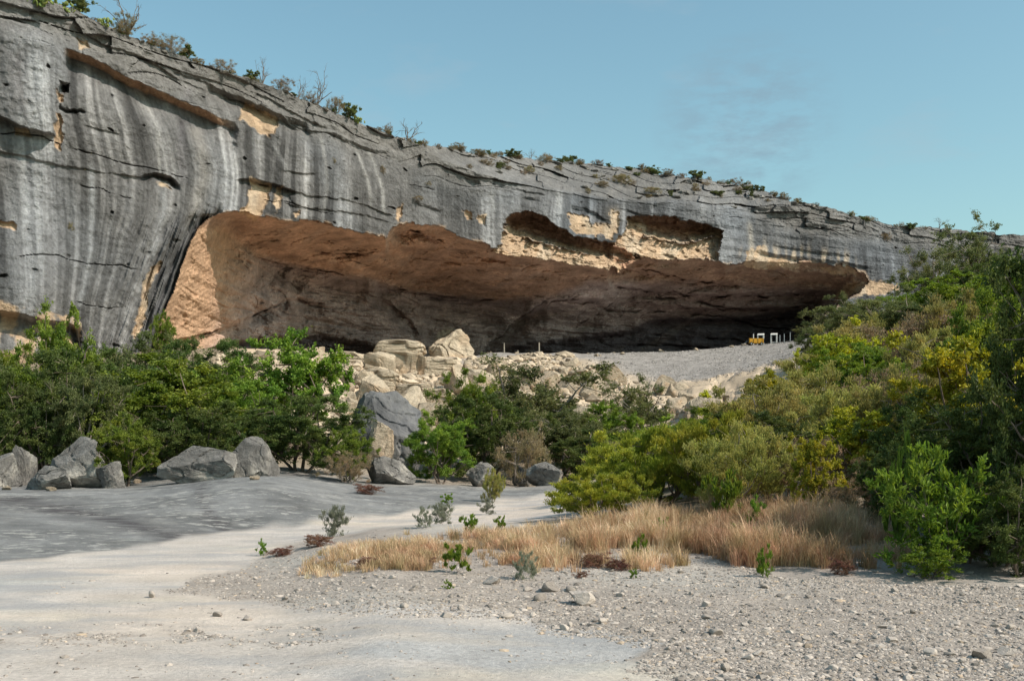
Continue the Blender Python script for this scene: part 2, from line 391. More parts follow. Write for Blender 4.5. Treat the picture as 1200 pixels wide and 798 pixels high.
def cliff_field(X, Y):
    """distance of the rock surface and its colour, at picture positions"""
    D0 = ip(X, DFACE)
    S = np.cumsum(np.hypot(np.diff(np.array(DFACE)[:, 1]), np.diff((np.array(DFACE)[:, 0]-CX)/F*np.array(DFACE)[:, 1])))
    s = np.interp(X, np.array(DFACE)[:, 0], np.concatenate([[0], S]))
    Z = (HY-Y)/F*D0
    rimy = ip(X, RIMF)
    # wavy picture coordinates so that edges drawn as polylines break up like rock
    wx = 5*fbm(s*.35, Z*.5, 3.3, 3)+2.5*fbm(s*1.3, Z*2., 9.1, 3)
    wy = 4*fbm(s*.4, Z*.8, 13.3, 3)+2.5*fbm(s*1.6, Z*2., 19.1, 3)
    Xw, Yw = X+wx, Y+wy*.7
    stp = 3.4*(hsh(np.floor((X+wx*1.5)/13.), 2)-.5)+2.0*(hsh(np.floor((X-wx)/5.), 6)-.5)
    stp = stp*sstep(256, 285, X)
    sdm = sdist(X+wx*.5, Y+wy*.45+stp, MOUTH)
    inside = sstep(-.6, .6, sdm)
    # outer face
    off = 2.0*fbm(s*.075, Z*.085, 1.1, 2)+.16*fbm(s*.5, Z*.16, 4.4, 4)
    strat = fbm(s*.10, Z*1.1, 8.8, 4)
    off += .10*strat+.25*sstep(500, 700, X)*strat
    tc = (Z+1.0*noise3(s*.05, Z*.08, 21.1)+.22*noise3(s*.35, Z*.2, 22.))/2.1; lv = np.round(tc); cwd = .018+.035*np.clip(noise3(s*.6, lv*2.1, 35.), 0, 1); crack = np.exp(-((tc-lv+.10*noise3(s*1.3, Z*.8, 36.)/2.1)*2.1/cwd)**2)*sstep(.26, .42, noise3(s*.11+9*lv, lv*3.7, 31.)+.5*noise3(s*.7, lv*1.7, 37.))
    n2 = noise3(s*.25+Z*.1, Z*.10, 41.1); crack2 = np.exp(-(n2/.010)**2)*sstep(.34, .55, noise3(s*.2, Z*.2, 51.))
    off += .28*crack
    flute = noise3(s*1.1, Z*.05, 61.); off += (.13*flute+.06*noise3(s*2.6, Z*.09, 62.))*sstep(1, 7, 22-Z)*(1-.6*sstep(500, 700, X))
    pit = noise3(s*.9, Z*1.9, 71.); off += .35*sstep(.66, .76, pit)
    # caprock: stacked slabs in courses
    cap = (1-sstep(1.2, 3.2, (Y-ip(X, SKY))*D0/F+1.2*noise3(s*.08, Z*.1, 88.)))*.9
    cap = np.maximum(cap, sstep(520, 570, X)*(1-sstep(960, 1010, X))*(1-sstep(-6, 3, Y-rimy)))
    Tz = Z+1.6*noise3(s*.045, Z*.12, 81.)+.6*noise3(s*.2, Z*.45, 82.)
    lay = np.floor(Tz/.72); blk = np.floor((s+37*hsh(lay, 3)+.5*noise3(s*.8, Z*1.5, 83.))/(2.5+6*hsh(lay, 5)))
    edge = np.abs(Tz/.72-lay-.5)*2
    off += cap*(1+.5*sstep(500, 600, X))*(.80*(hsh(lay, blk)-.4)+.28*sstep(.8, 1, edge)*(hsh(blk, lay) > .4)+.35*fbm(s*.7, Z*1.4, 84., 4))
    # set-back slope above the face in the middle
    off += np.maximum(0, rimy-Y)*.27*sstep(480, 560, X)*(1-sstep(905, 940, X))
    for line, m, ramp, fade in LEDGES[:29]:
        off += (m if m > 1 else m*.6)*(.75+.5*noise3(s*.5, m*7, 27.))*line_below(Xw, Yw, line, ramp, fade)*(1-inside)
    # the big block at the left stands proud of the face beside it
    lb = sdist(Xw, Yw, [(-420, -60), (0, 20), (40, 31), (64, 44), (78, 75), (81, 98), (69, 103), (65, 118), (64, 158), (30, 150), (0, 137), (-420, 80)])
    off -= .8*sstep(-1, 1.5, lb)*sstep(-60, 40, X)
    hx, hy = Xw+3*noise3(s*2.5, Z*2.5, 28.), Yw+3*noise3(s*2.5, Z*2.5, 29.)
    hole = sdist(hx, hy, [(67, 94), (74, 97), (81, 101), (80, 108), (75, 112), (70, 110)]); off += 1.3*sstep(-1, 5, hole)
    hole2 = sdist(hx, hy, [(66, 118), (72, 124), (84, 128), (97, 129), (99, 132), (88, 136), (76, 135), (68, 129)]); off += .9*sstep(-1, 6, hole2)
    for p in TANS[:15]: off += .30*sstep(-1, 2, sdist(X+wx*1.5+1.5*noise3(s*3, Z*3, 25.), Y+wy*1.2+1.5*noise3(s*3, Z*3, 26.), p)+2.2*noise3(s*2.2, Z*2.2, 147.))
    # rock drapes back toward the mouth at the left jamb
    jx = np.interp(Y, np.array(JAMB)[:, 0], np.array(JAMB)[:, 1])
    dl = np.clip(jx-X, 0, 200)
    near = sstep(235, 262, Y)*(1-sstep(244, 268, X))
    off += near*1.6*np.exp(-dl/12.)
    off += near*.8*np.exp(-dl/38.)*(noise3((X+.38*Y)*.13, Y*.02, 91.)+.5*noise3((X+.38*Y)*.33, Y*.04, 92.))*1.6
    # lip of the mouth turned slightly under
    # shelter
    ly = ip(X, LIP); jx = jx+0*X
    _lx = np.arange(150., 1060., 2.); _ly = ip(_lx, LIP); _lb = np.convolve(np.pad(_ly, 30, mode='edge'), np.hanning(61)/np.hanning(61).sum(), 'valid')
    lyb = np.interp(X, _lx, _lb); wb = sstep(2, 34, Y-ly); te = (Y-ly)*(1-wb)+(Y-lyb)*wb
    C = .7+np.clip(te, 0, 72)*.25+np.clip(te-72, 0, 200)*.04
    Lw = .25+np.clip(X-jx, 0, 400)*.125
    R = 1.0+np.clip(1015-X, 0, 900)*.22
    cp = ip(X, [(180, 16), (400, 22), (600, 24), (900, 21), (1000, 9)])
    def smin(a, b, k): h = np.clip(.5+.5*(b-a)/k, 0, 1); return b+(a-b)*h-k*h*(1-h)
    cave = smin(smin(smin(C, Lw, 2.2), R, 2.), cp, 3.)
    cave = np.maximum(cave, .2)
    cave += 2.6*sstep(0, 9, Yw-ip(X, DARKBAND))*sstep(196, 260, X)
    Di = D0+cave; Zi = (HY-Y)/F*Di
    rough = 3.0*fbm(s*.09+Di*.03, Di*.10, Zi*.22, 3)+1.1*fbm(s*.32, Di*.4, Zi*.8, 5)+.25*fbm(s*1.6, Di*1.2, Zi*2.6, 3)
    q = fbm(s*.12, Di*.10, Zi*1.3, 3); terr = np.floor(q*9)/9.
    rough += 1.4*terr+.25*np.exp(-(noise3(s*.16, Di*.12, Zi*.8)/.03)**2)
    ti = (Zi+.9*noise3(s*.06, Di*.05, 23.)+.3*noise3(s*.3, Di*.2, 24.))/1.15; li = np.round(ti)
    rough += (.4+.9*sstep(600, 760, X))*np.exp(-((ti-li+.12*noise3(s*1.1, Zi, 38.))*1.15/.09)**2)*sstep(.05, .30, noise3(s*.08+7*li, li*2.9, 33.)+.5*noise3(s*.5, li*1.3, 34.))
    rough *= sstep(0, 14, sdm)*.9+.1
    rough *= 1-.6*(1-sstep(240, 320, X))
    # diagonal scour marks on the left wall
    lw = (1-sstep(300, 420, X)); rough += lw*.22*noise3((X*.55+Y*.8)*.10, (X*.8-Y*.55)*.025, 101.)+lw*.12*noise3((X*.55+Y*.8)*.3, (X*.8-Y*.55)*.06, 111.)
    cave = cave+rough
    for line, m, ramp, fade in LEDGES[29:]:
        cave = cave+m*1.5*line_below(Xw, Yw, line, ramp*.8, fade)+1.5*line_below(Xw, Yw+3*noise3(s*.5, 1., 7.), line, .8, 2.6)*sstep(-.25, .2, noise3(s*.45, m*9., 8.))
    off = off*(1-inside)+inside*(cave+off*.15)
    # the two alcoves in the brow and the light ledges below them
    Xv, Yv = X+wx*1.5+1.5*noise3(s*3, Z*3, 25.), Y+wy*1.2+1.5*noise3(s*3, Z*3, 26.)+stp*.8
    a1 = sdist(Xv, Yw+stp*.8, ALC1); a2 = sdist(Xv, Yw+stp*.8, ALC2)
    t1 = sdist(Xv, Yv, TAN1); t2 = sdist(Xv, Yv, TAN2)
    lumpy = .35*fbm(s*.9, Z*1.6, 121., 4)
    for a, t, dp in ((a1, t1, 3.2), (a2, t2, 3.4)):
        fu = np.maximum(sstep(-1, .8, t), sstep(-.8, .8, a)); yl = ip(X, LIP)
        off = off*(1-fu)+fu*(.15+np.clip(yl-Y, 0, 70)*.068+lumpy*2.2+.15*np.floor(3*fbm(s*.35, Z*1.8, 122., 3)+.5)+(dp*.4)*np.clip(a, 0, 7)/7.)
    D = D0+off+.10*fbm(s*2.2, Z*2.6, 131., 3)

    # ---------------- rock colour, with some shade and sunlit tone put in
    def c(r, g, b): return np.array([r, g, b])
    g1 = .185+.07*fbm(s*.22, Z*.10, 141., 3)+.04*fbm(s*.8, Z*.8, 142., 4)
    sw = s+1.3*noise3(s*.07, Z*.06, 143.)+.25*noise3(s*.3, Z*.25, 3.)
    dxl = np.interp(Y, [60, 100, 150, 200, 250, 300, 350, 400, 450], [-22, -14, 0, 8, 5, -12, -32, -48, -60])
    sw = sw-dxl*.085*sstep(40, 190, X)*(1-sstep(245, 300, X))
    g1 = g1+.11*noise3(sw*.16, Z*.02, 150.)
    st1 = fbm(sw*.8, Z*.03, 151., 4)
    st2 = fbm(sw*2.6, Z*.06, 161., 3)
    on = sstep(1.0, 5.0, (Y-ip(X, SKY))*D0/F)
    right = sstep(500, 700, X)
    onm = .35+1.2*sstep(-.35, .35, noise3(s*.07, Z*.06, 148.)); st3 = fbm(sw*7, Z*.12, 149., 2)
    val = g1+.035*st3*on+on*onm*(1-.5*right)*(.16*sstep(.03, .30, st1)*(.6+.9*np.clip(.5+1.5*st2, 0, 1))-.10*sstep(.03, .28, -st1)+.13*st2)
    val = np.clip(val, .075, .5)
    col = val[..., None]*(c(1.0, .975, .955)*(1-.0*right[..., None])+right[..., None]*c(-.06, -.01, .05))
    coolness = (sstep(-.1, .4, noise3(s*.15, Z*.12, 171.)))[..., None]
    col = col*(1-coolness*.5)+col*c(.92, 1., 1.09)*coolness*.5
    capc = (cap*(1-.2*crack))[..., None]
    col = col*(1-capc*.6)+c(.25, .235, .215)*(1+.5*fbm(s*.5, Z*1.1, 144., 4))[..., None]*capc*.6
    for line, w, rgb, amt in STREAKS:
        a = np.array(line, float); xl = np.interp(Y, a[:, 1], a[:, 0])
        m = np.exp(-((X-xl+1.2*noise3(Z*.5, s*.5, 5.))/w)**2)*sstep(a[0, 1]-6, a[0, 1]+6, Y)*(1-sstep(a[-1, 1]-12, a[-1, 1]+8, Y))*amt
        m = m*(.75+.5*st2)
        m = np.clip(m, 0, 1)[..., None]; col = col*(1-m)+np.array(rgb)*m
    us = (line_below(Xw, Yw, LEDGES[1][0], .5, .1)*0+sstep(0, 1, Yw-np.interp(Xw, np.array(LEDGES[1][0])[:, 0], np.array(LEDGES[1][0])[:, 1]))*(1-sstep(8, 11, Yw-np.interp(Xw, np.array(LEDGES[1][0])[:, 0], np.array(LEDGES[1][0])[:, 1])))*sstep(74, 84, X)*(1-sstep(255, 280, X)))[..., None]
    col = col*(1-us)+c(.40, .25, .16)*us
    # dark folds next to the jamb
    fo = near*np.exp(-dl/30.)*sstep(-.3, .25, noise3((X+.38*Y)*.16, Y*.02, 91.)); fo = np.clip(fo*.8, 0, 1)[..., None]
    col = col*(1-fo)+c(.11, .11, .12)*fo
    tanc = c(.54, .39, .26)*(1+.6*fbm(s*.8, Z*1.2, 181., 3))[..., None]
    paleT = sstep(-.15, .3, noise3(s*.5, Z*.3, 185.))[..., None]
    tanc = tanc*(1-paleT*.5)+c(.62, .53, .41)*paleT*.5
    ochre = c(.45, .305, .23)*(1+.75*fbm(s*.3, D*.3, Z*1.2, 3))[..., None]
    mauve = c(.43, .365, .36)*(1+.75*fbm(s*.3, D*.3, Z*.9, 3))[..., None]
    darkband = c(.17, .15, .165)*(1+.3*fbm(s*.3, 1., Z*1.2, 3))[..., None]  # darker tone for the undercut band low on the back wall
    leftw = (1-sstep(250, 330, X+.3*(Y-300)))[..., None]
    mauve = mauve*(1-leftw)+c(.50, .335, .225)*(1+.18*fbm(s*.5, D*.5, Z*.7, 3))[..., None]*leftw
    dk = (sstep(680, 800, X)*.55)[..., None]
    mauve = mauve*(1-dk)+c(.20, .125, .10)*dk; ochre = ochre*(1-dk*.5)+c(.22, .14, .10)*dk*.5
    b1 = sstep(-7, 7, Yw-ip(X, MAUVE))[..., None]
    b2 = (sstep(-5, 8, Yw-ip(X, DARKBAND))*sstep(195, 260, X))[..., None]
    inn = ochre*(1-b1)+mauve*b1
    inn = inn*(1-b2)+darkband*b2
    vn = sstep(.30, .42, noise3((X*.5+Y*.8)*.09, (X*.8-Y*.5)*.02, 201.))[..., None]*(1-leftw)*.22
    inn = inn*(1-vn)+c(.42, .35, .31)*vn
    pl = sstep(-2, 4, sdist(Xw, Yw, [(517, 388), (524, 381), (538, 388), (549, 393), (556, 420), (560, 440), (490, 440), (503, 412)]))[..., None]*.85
    inn = inn*(1-pl)+c(.58, .52, .44)*pl  # pale rock patch, its sunlit brightness put into the colour
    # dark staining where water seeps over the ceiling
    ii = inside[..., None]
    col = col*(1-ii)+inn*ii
    for kt, p in enumerate(TANS):
        m = (sstep(-1, 1.2, sdist(Xv, Yv, p)+2.2*noise3(s*2.2, Z*2.2, 147.))*(sstep(-.12, .1, fbm(s*.9, Z*.7, 146., 4)) if kt == 15 else 1))[..., None]; col = col*(1-m)+tanc*m
    for a, t in ((a1, t1), (a2, t2)):
        m = np.maximum(sstep(-1.2, 1.0, t), sstep(-8, -4, t)*sstep(-1, 1, a)*sstep(-3, 3, Yv-Y+a*0+3))[..., None]; col = col*(1-m)+tanc*1.05*m
    for a, t in ((a1, t1), (a2, t2)):
        m = (sstep(-.8, .8, a)*(1-sstep(-8, -4, t)))[..., None]; col = col*(1-m)+c(.46, .29, .20)*(1+.3*fbm(s*.6, Z*1.5, 145., 3))[..., None]*m  # alcove rock made browner, part of it shade put into the colour
    # pale stained lobes along the right part of the lip
    lob = (sstep(848, 880, X)*(1-sstep(985, 1010, X))*np.exp(-((sdm+7)/8.)**2)*sstep(-.1, .3, noise3(s*1.2, Z*.3, 211.)))[..., None]
    col = col*(1-lob)+c(.55, .45, .34)*lob
    # thin rust-coloured seam along the mouth edge
    seam = (np.exp(-((sdm+1.)/1.6)**2)*sstep(-.1, .3, noise3(s*.7, Z*.7, 221.))*sstep(250, 275, X))[..., None]*.7
    col = col*(1-seam)+c(.50, .36, .25)*seam
    dkc = (np.clip(crack*.6+0*crack2+sstep(.5, .6, pit)*.6, 0, 1)*(1-inside)*.55)[..., None]
    col = col*(1-dkc)+c(.10, .095, .09)*dkc
    return D, np.clip(col*(np.array([.80, .80, .815])*(1-ii)+np.array([.93, .89, .86])*ii), .02, .8)

xs = np.arange(-400, 1480, 1.25)
NR = 410
vv = np.linspace(0, 1, NR)
skyj = ip(xs, SKY)+3.*fbm(xs*.03, 0, 1.7, 3)+2.6*(hsh(np.floor((xs+6*fbm(xs*.05, 0, 5., 2))/11), 4)-.5)+1.6*(hsh(np.floor(xs/4.3), 9)-.5)
ybot = ip(xs, [(-400, 500), (180, 485), (300, 455), (600, 448), (900, 430), (1100, 430), (1480, 430)])
Xg = np.repeat(xs[None], NR, 0); Yg = skyj[None]+(ybot-skyj)[None]*vv[:, None]
Dg, Cg = cliff_field(Xg, Yg)
Vg = P(Xg, Yg, Dg)
# plateau behind the rim
bx, bc = [], []
for k, (dist, dz) in enumerate([(140, -3), (80, -1.5), (40, -.6), (18, -.2), (8, .0), (3, -.05), (1, .0)]):
    row = Vg[0].copy(); row[:, 0] -= dist*.72*(.75); row[:, 1] += dist; row[:, 2] += dz+.25*fbm(row[:, 0]*.2, row[:, 1]*.2, 3., 3)*min(1, dist/3)
    bx.append(row); bc.append(np.tile(np.array([.30, .27, .22]), (len(xs), 1)))
VG = np.concatenate([np.array(bx), Vg], 0); CG = np.concatenate([np.array(bc), Cg], 0)
cl = mesh_np('cliff', VG, grid_faces(VG.shape[0], VG.shape[1])[:, ::-1], smooth=False, colors={'rock': CG}, mats=[M['cliff']])
link('cliff', cl, kind='structure')

def cliff_depth(px, py):
    i = int(np.clip(round((px+400)/1.25), 0, len(xs)-1))
    j = int(np.clip(round((py-skyj[i])/(ybot[i]-skyj[i])*(NR-1)), 0, NR-1))
    return float(Dg[j, i]), float(Yg[j, i])

# ------------------------------------------------------------------ ground
GCOLS = [
    (-450, [(0, 0), (15, 0), (26, .5), (33, .9), (40, 1.4), (48, 3), (58, 7), (70, 8), (160, 9)]),
    (0, [(0, 0), (15.5, 0), (26, .25), (33, .35), (40, .5), (48, 1.5), (58, 6), (70, 8), (160, 9)]),
    (130, [(0, 0), (18, 0), (27, .25), (33, .32), (40, .5), (48, 1.4), (60, 6.3), (70, 8), (160, 9)]),
    (220, [(0, 0), (19.5, 0), (27, .40), (32, .55), (36, .5), (45, 1.2), (55, 3), (66, 7.6), (72, 8.2), (160, 9)]),
    (310, [(0, 0), (21.5, 0), (28, .60), (32, .80), (36, .7), (45, 1.2), (60, 3.6), (71, 8.1), (78, 8.6), (160, 9.2)]),
    (400, [(0, 0), (13, .1), (16, .2), (20, .05), (24, 0), (30, .30), (34, .4), (45, .8), (60, 2.8), (74, 7.4), (82, 8.7), (160, 9.4)]),
    (450, [(0, 0), (13, .18), (19, .26), (22.5, .02), (26.5, 0), (30, .22), (34, .3), (45, .5), (55, 1.2), (66, 3.2), (78, 7.6), (85, 9.0), (160, 9.6)]),
    (600, [(0, 0), (12, .10), (14, .22), (19, .30), (23, .05), (30, .02), (34, .1), (45, .2), (58, 1.0), (70, 3.3), (80, 6.2), (92, 9.7), (98, 9.9), (160, 10.6)]),
    (750, [(0, 0), (12, .10), (14, .22), (20, .40), (26, .4), (34, .4), (45, .5), (58, 1.4), (70, 3.6), (84, 7.0), (99, 10.3), (104, 10.5), (160, 11.2)]),
    (840, [(0, 0), (12, .12), (16, .3), (24, .8), (34, 1.3), (45, 1.8), (60, 3.2), (75, 5.8), (88, 8.4), (102, 10.9), (106, 11.1), (160, 12)]),
    (900, [(0, 0), (12, .12), (14, .25), (20, .7), (30, 1.4), (45, 3.0), (60, 4.6), (75, 6.8), (90, 9.2), (105, 11.6), (110, 11.9), (160, 12.4)]),
    (960, [(0, 0), (12, .12), (14, .25), (20, .8), (30, 1.8), (45, 3.6), (60, 5.6), (80, 8.8), (100, 11.6), (112, 12.9), (160, 14)]),
    (1050, [(0, 0), (12, .12), (14, .25), (20, .9), (30, 2.2), (45, 4.5), (60, 7), (80, 10), (100, 13), (120, 16), (160, 18)]),
    (1200, [(0, 0), (11, .08), (14, .3), (20, 1.2), (30, 3), (45, 6), (60, 9), (80, 13), (100, 17), (130, 22), (160, 24)]),
    (1650, [(0, 0), (10, .1), (14, .8), (20, 2.4), (30, 6), (45, 10), (60, 14), (80, 19), (100, 24), (130, 28), (160, 30)]),
]
_dd = np.concatenate([np.arange(0, 40, .25), np.arange(40, 161, .5)])
_tab = np.array([np.interp(_dd, *np.array(c[1], float).T) for c in GCOLS])
def _blur(a, n):
    for _ in range(n): a[:, 1:-1] = .25*a[:, :-2]+.5*a[:, 1:-1]+.25*a[:, 2:]
    return a
_tab = _blur(_tab, 14)
_pc = np.array([c[0] for c in GCOLS], float)
_pf = np.arange(-450, 1651, 10.)
_tab2 = np.array([[0]*0 for _ in range(0)])
_T = np.array([np.interp(_pf, _pc, _tab[:, k]) for k in range(len(_dd))])      # d x px
_T = _blur(_T, 10)

def ground_z(px, d):
    px = np.asarray(px, float); d = np.asarray(d, float)
    fi = np.interp(d, _dd, np.arange(len(_dd))); fj = np.clip((px+450)/10, 0, len(_pf)-1.001)
    i = np.clip(np.floor(fi).astype(int), 0, len(_dd)-2); j = np.floor(fj).astype(int)
    a, b = fi-i, fj-j
    z = (_T[i, j]*(1-a)*(1-b)+_T[i+1, j]*a*(1-b)+_T[i, j+1]*(1-a)*b+_T[i+1, j+1]*a*b)
    X = (px-CX)/F*d
    y0 = HY+EYE*F/np.maximum(d, 1)
    far = sstep(34, 60, d)
    tal = far*sstep(250, 330, px)*(1-sstep(880, 960, px))*(1-sstep(0, 6, d-ip(px, CREST)))
    smooth_slope = sstep(700, 770, px+.8*(d-85)*6)*sstep(78, 84, d)
    bxx = X+1.1*fbm(X*.5, d*.5, 15., 3); bdd = d+1.1*fbm(X*.5, d*.5, 25., 3)
    c1 = hsh(np.floor(bxx/2.3), np.floor(bdd/1.9)); c2 = hsh(np.floor(bxx/.9+31), np.floor(bdd/.8+7))
    z = z+.25*fbm(X*.15, d*.15, 2., 3)*far+tal*(1-smooth_slope)*(.35+.65*sstep(3, 9, ip(px, CREST)-d))*(.9*fbm(X*.28, d*.28, 5., 4)+.45*(c1-.5)+.2*(c2-.5))
    slab = slabmask(px, y0, d)
    z = z+slab*.10*fbm(X*.25+d*.1, d*.12, 7., 3)
    gr = gravelmask(px, y0)
    z = z+gr*(.035*fbm(X*1.1, d*1.1, 3.3, 3)+.012*fbm(X*5, d*5, 4.4, 2))+(1-gr)*.012*fbm(X*.8, d*1.6, 9., 3)
    return z
CREST = [(250, 72), (310, 73), (400, 80), (450, 85), (600, 93), (750, 100), (900, 106), (1000, 112)]
SLABLINE = [(-450, 662), (0, 657), (60, 650), (150, 640), (270, 624), (380, 611), (480, 601), (560, 592), (650, 583), (800, 572), (1700, 560)]
def slabmask(px, y0, d):
    b = ip(px, SLABLINE)+3.0*noise3(px*.03, 1., 1.)
    return (1-sstep(-2, 3.5, y0-b+3*noise3(px*.01, y0*.1, 2.)))*(1-sstep(36, 46, d))
GRAVEL = [(1700, 560), (700, 590), (640, 618), (560, 630), (450, 628), (400, 632), (355, 637), (318, 648), (290, 662), (240, 676), (190, 692), (240, 700), (300, 704), (345, 716), (420, 722), (560, 726), (625, 732), (630, 745), (700, 750), (780, 765), (730, 785), (800, 800), (900, 830), (1700, 900)]
def gravelmask(px, y0):
    X = px*.02; Y = y0*.05
    w = 12*fbm(X, Y, 3., 4)
    a = sstep(-4, 5, sdist(px+w, y0+w*.5, GRAVEL))
    # thin loose bands over the bare rock at the left
    band = sstep(728, 738, y0+w)*(1-sstep(752, 764, y0+w))*(1-sstep(330, 450, px))
    return np.maximum(a, band*.75*sstep(-.2, .25, fbm(px*.02, y0*.12, 8., 4)))

gx = np.arange(-440, 1641, 1.7)
yy = np.concatenate([np.array([2200, 1500, 1200, 1050, 980, 930]), np.arange(900, 556, -1.0)])
dr = np.concatenate([EYE*F/(yy-HY), np.arange(67, 156, .75)])
GX, GD = np.meshgrid(gx, dr)
GZ = ground_z(GX, GD)
GV = np.stack([(GX-CX)/F*GD, GD, GZ], -1)
def ground_col(px, d, only_db=False):
    X = (px-CX)/F*d; y0 = HY+EYE*F/d
    def c(r, g, b): return np.array([r, g, b])
    # bare scoured stream bed: cream with blue-grey worn patches
    n = 0
    col = c(.545, .468, .408)+0*n
    blue = sstep(-.02, .20, fbm(X*.22, d*.42, 7.7, 5))[..., None]
    y0b = y0+7*noise3(X*.3, d*.3, 6.)
    nearb = (sstep(738, 762, y0b)*.6+sstep(672, 682, y0b)*(1-sstep(690, 702, y0b))*(1-sstep(130, 300, px))*.9)[..., None]
    k = np.clip(blue*.45+nearb*(.6+.5*blue), 0, 1)*.75
    col = col*(1-k)+c(.36, .365, .375)*k
    yel = sstep(.1, .4, fbm(X*.3, d*.5, 12., 4))[..., None]*.3
    col = col*(1-yel)+c(.52, .47, .36)*yel
    col = col*(1+.12*fbm(X*1.5, d*2., 3., 4)+.14*fbm(X*.3, d*.7, 3.5, 4))[..., None]
    # slab: grey with short white scuffs and dark algae bands
    s = slabmask(px, y0, d)[..., None]
    u = X*.8+d*.35; v = d*.8-X*.12
    g = (.175+.11*fbm(X*.25, d*.5, 15., 5)+.10*fbm(u*.9, v*1.2, 16., 5))[..., None]*c(1, 1, 1.0)
    sc = sstep(.16, .26, fbm(u*1.3, v*2.0, 21., 4)+.12*noise3(X*.25, d*.25, 22.))[..., None]*.3
    g = g*(1-sc)+c(.30, .29, .27)*sc
    yv = y0-(ip(px, [(0, 598), (100, 612), (200, 630), (300, 640)])+0)
    db = (np.exp(-(yv/(7.+4*noise3(X*.5, d*.5, 1.)))**2)*(1-sstep(230, 330, px))*sstep(-.5, .1, fbm(u*.7, v*2.2, 31., 4)))
    xb = ip(y0, [(575, 205), (590, 232), (605, 236), (615, 250), (625, 270)]); db = np.maximum(db, np.exp(-((px-xb+10*noise3(X, d, 7.))/9)**2)*sstep(572, 585, y0)*sstep(-.4, .1, fbm(u, v*2, 33., 3))*.9)
    if only_db: return db
    db = (db*.25)[..., None]
    g = g*(1-db)+c(.095, .09, .09)*db
    streak = sstep(.02, .25, fbm(X*.3+d*.9, d*.25-X*.5, 41., 4))[..., None]*sstep(330, 420, px)[..., None]*.6
    g = g*(1-streak*.6)+c(.27, .262, .25)*streak*.6
    col = col*(1-s)+g*s
    gm = (gravelmask(px, y0)*(1-s[..., 0]))[..., None]
    gc = c(.325, .282, .25)*(1+.25*fbm(X*1.2, d*1.2, 51., 4))[..., None]
    ls = (sstep(.0, .5, noise3(X*.3, d*.3, 66.))*.5)[..., None]; gc = gc*(1-ls)+c(.42, .40, .37)*ls
    col = col*(1-gm)+gc*gm
    # soil under the brush, pale talus, ash-grey gravel apron
    f = sstep(36, 46, d)[..., None]*1.0
    f = np.maximum(f, (sstep(15, 19, d)*sstep(690, 790, px))[..., None])
    soil = c(.23, .185, .135)*(1+.3*fbm(X*.4, d*.4, 61., 4))[..., None]
    col = col*(1-f)+soil*f
    t = (sstep(50, 60, d)*sstep(240, 300, px)*(1-sstep(900, 980, px)))[..., None]
    tal = c(.47, .375, .275)*(1+.7*fbm(X*.3, d*.3, 71., 5))[..., None]
    col = col*(1-t)+tal*t
    apr = sstep(690, 770, px+(d-85)*5+18*noise3(X*.2, d*.2, 4.))*sstep(76, 82, d)
    apr = np.maximum(apr, sstep(-6.5, -4.5, d-ip(px, CREST)+1.5*noise3(X*.25, d*.2, 9.))*sstep(500, 560, px))
    apr = (apr*sstep(76, 82, d))[..., None]
    ap = c(.27, .25, .235)*(1+.55*fbm(X*1.2, d*1.2, 81., 4))[..., None]
    col = col*(1-apr)+ap*apr
    return np.clip(col, .03, .75)
_y0 = HY+EYE*F/GD; _sm = slabmask(GX, _y0, GD); _gmk = gravelmask(GX, _y0); _bed = (1-_sm)*(1-_gmk)*(1-sstep(30, 40, GD))
gm_ = mesh_np('ground', GV, grid_faces(*GX.shape), smooth=True, colors={'rock': ground_col(GX, GD), 'mask': np.stack([_sm, _bed, ground_col(GX, GD, True)*_sm], -1)}, mats=[M['ground']])
link('ground', gm_, kind='structure')
# far surroundings below and around the canyon floor
R_ = 3000.; n_ = 60
ang = np.linspace(0, 2*np.pi, n_+1)[:-1]
rv = [(0., 0., -.6)]+[(r*math.cos(a), r*math.sin(a)+40, -.6) for r in (60, 300, R_) for a in ang]
rf = [(0, 1+k, 1+(k+1) % n_) for k in range(n_)]
mt = MB(); mt.add(rv, rf+[(1+l*n_+k, 1+(l+1)*n_+k, 1+(l+1)*n_+(k+1) % n_, 1+l*n_+(k+1) % n_) for l in range(2) for k in range(n_)])
M['terrain'] = rock_mat('far_terrain', base=(.30, .27, .21), scale=.05, fine=.6, bump=.2, tint=(.20, .20, .12))
mt.build('terrain', M['terrain'], kind='structure')

def gpos(px, d, sink=0.0):
    return Vector(((px-CX)/F*d, d, float(ground_z(px, d))-sink))
_ds = np.concatenate([np.arange(5, 40, .05), np.arange(40, 110, .25)])
def d_at(px, py):
    """distance where the ground shows at a picture position"""
    y = HY-(ground_z(np.full(_ds.shape, float(px)), _ds)-EYE)/_ds*F
    i = np.argmax(y <= py)
    return float(_ds[i])

# ------------------------------------------------------------------ plants
def leaves_np(c, axis, nrm, L, W, rng, fold=.25):
    """folded lozenge leaves: centre c, length axis, face normal"""
    n = len(c)
    L = (L*rng.uniform(.65, 1.3, n))[:, None]; W = (W*rng.uniform(.7, 1.25, n))[:, None]
    axis = axis/np.linalg.norm(axis, axis=1)[:, None]
    b = np.cross(nrm, axis); b /= np.linalg.norm(b, axis=1)[:, None]+1e-9
    nn = np.cross(axis, b)
    p0 = c-axis*L*.5; p2 = c+axis*L*.5-nn*L*.12
    m = c+axis*L*.02
    p1 = m+b*W*.5+nn*W*fold; p3 = m-b*W*.5+nn*W*fold
    v = np.stack([p0, p1, p2, p3], 1).reshape(-1, 3)
    i = np.arange(n)[:, None]*4
    f = np.concatenate([i+np.array([[0, 1, 2]]), i+np.array([[0, 2, 3]])], 0)
    return v, f

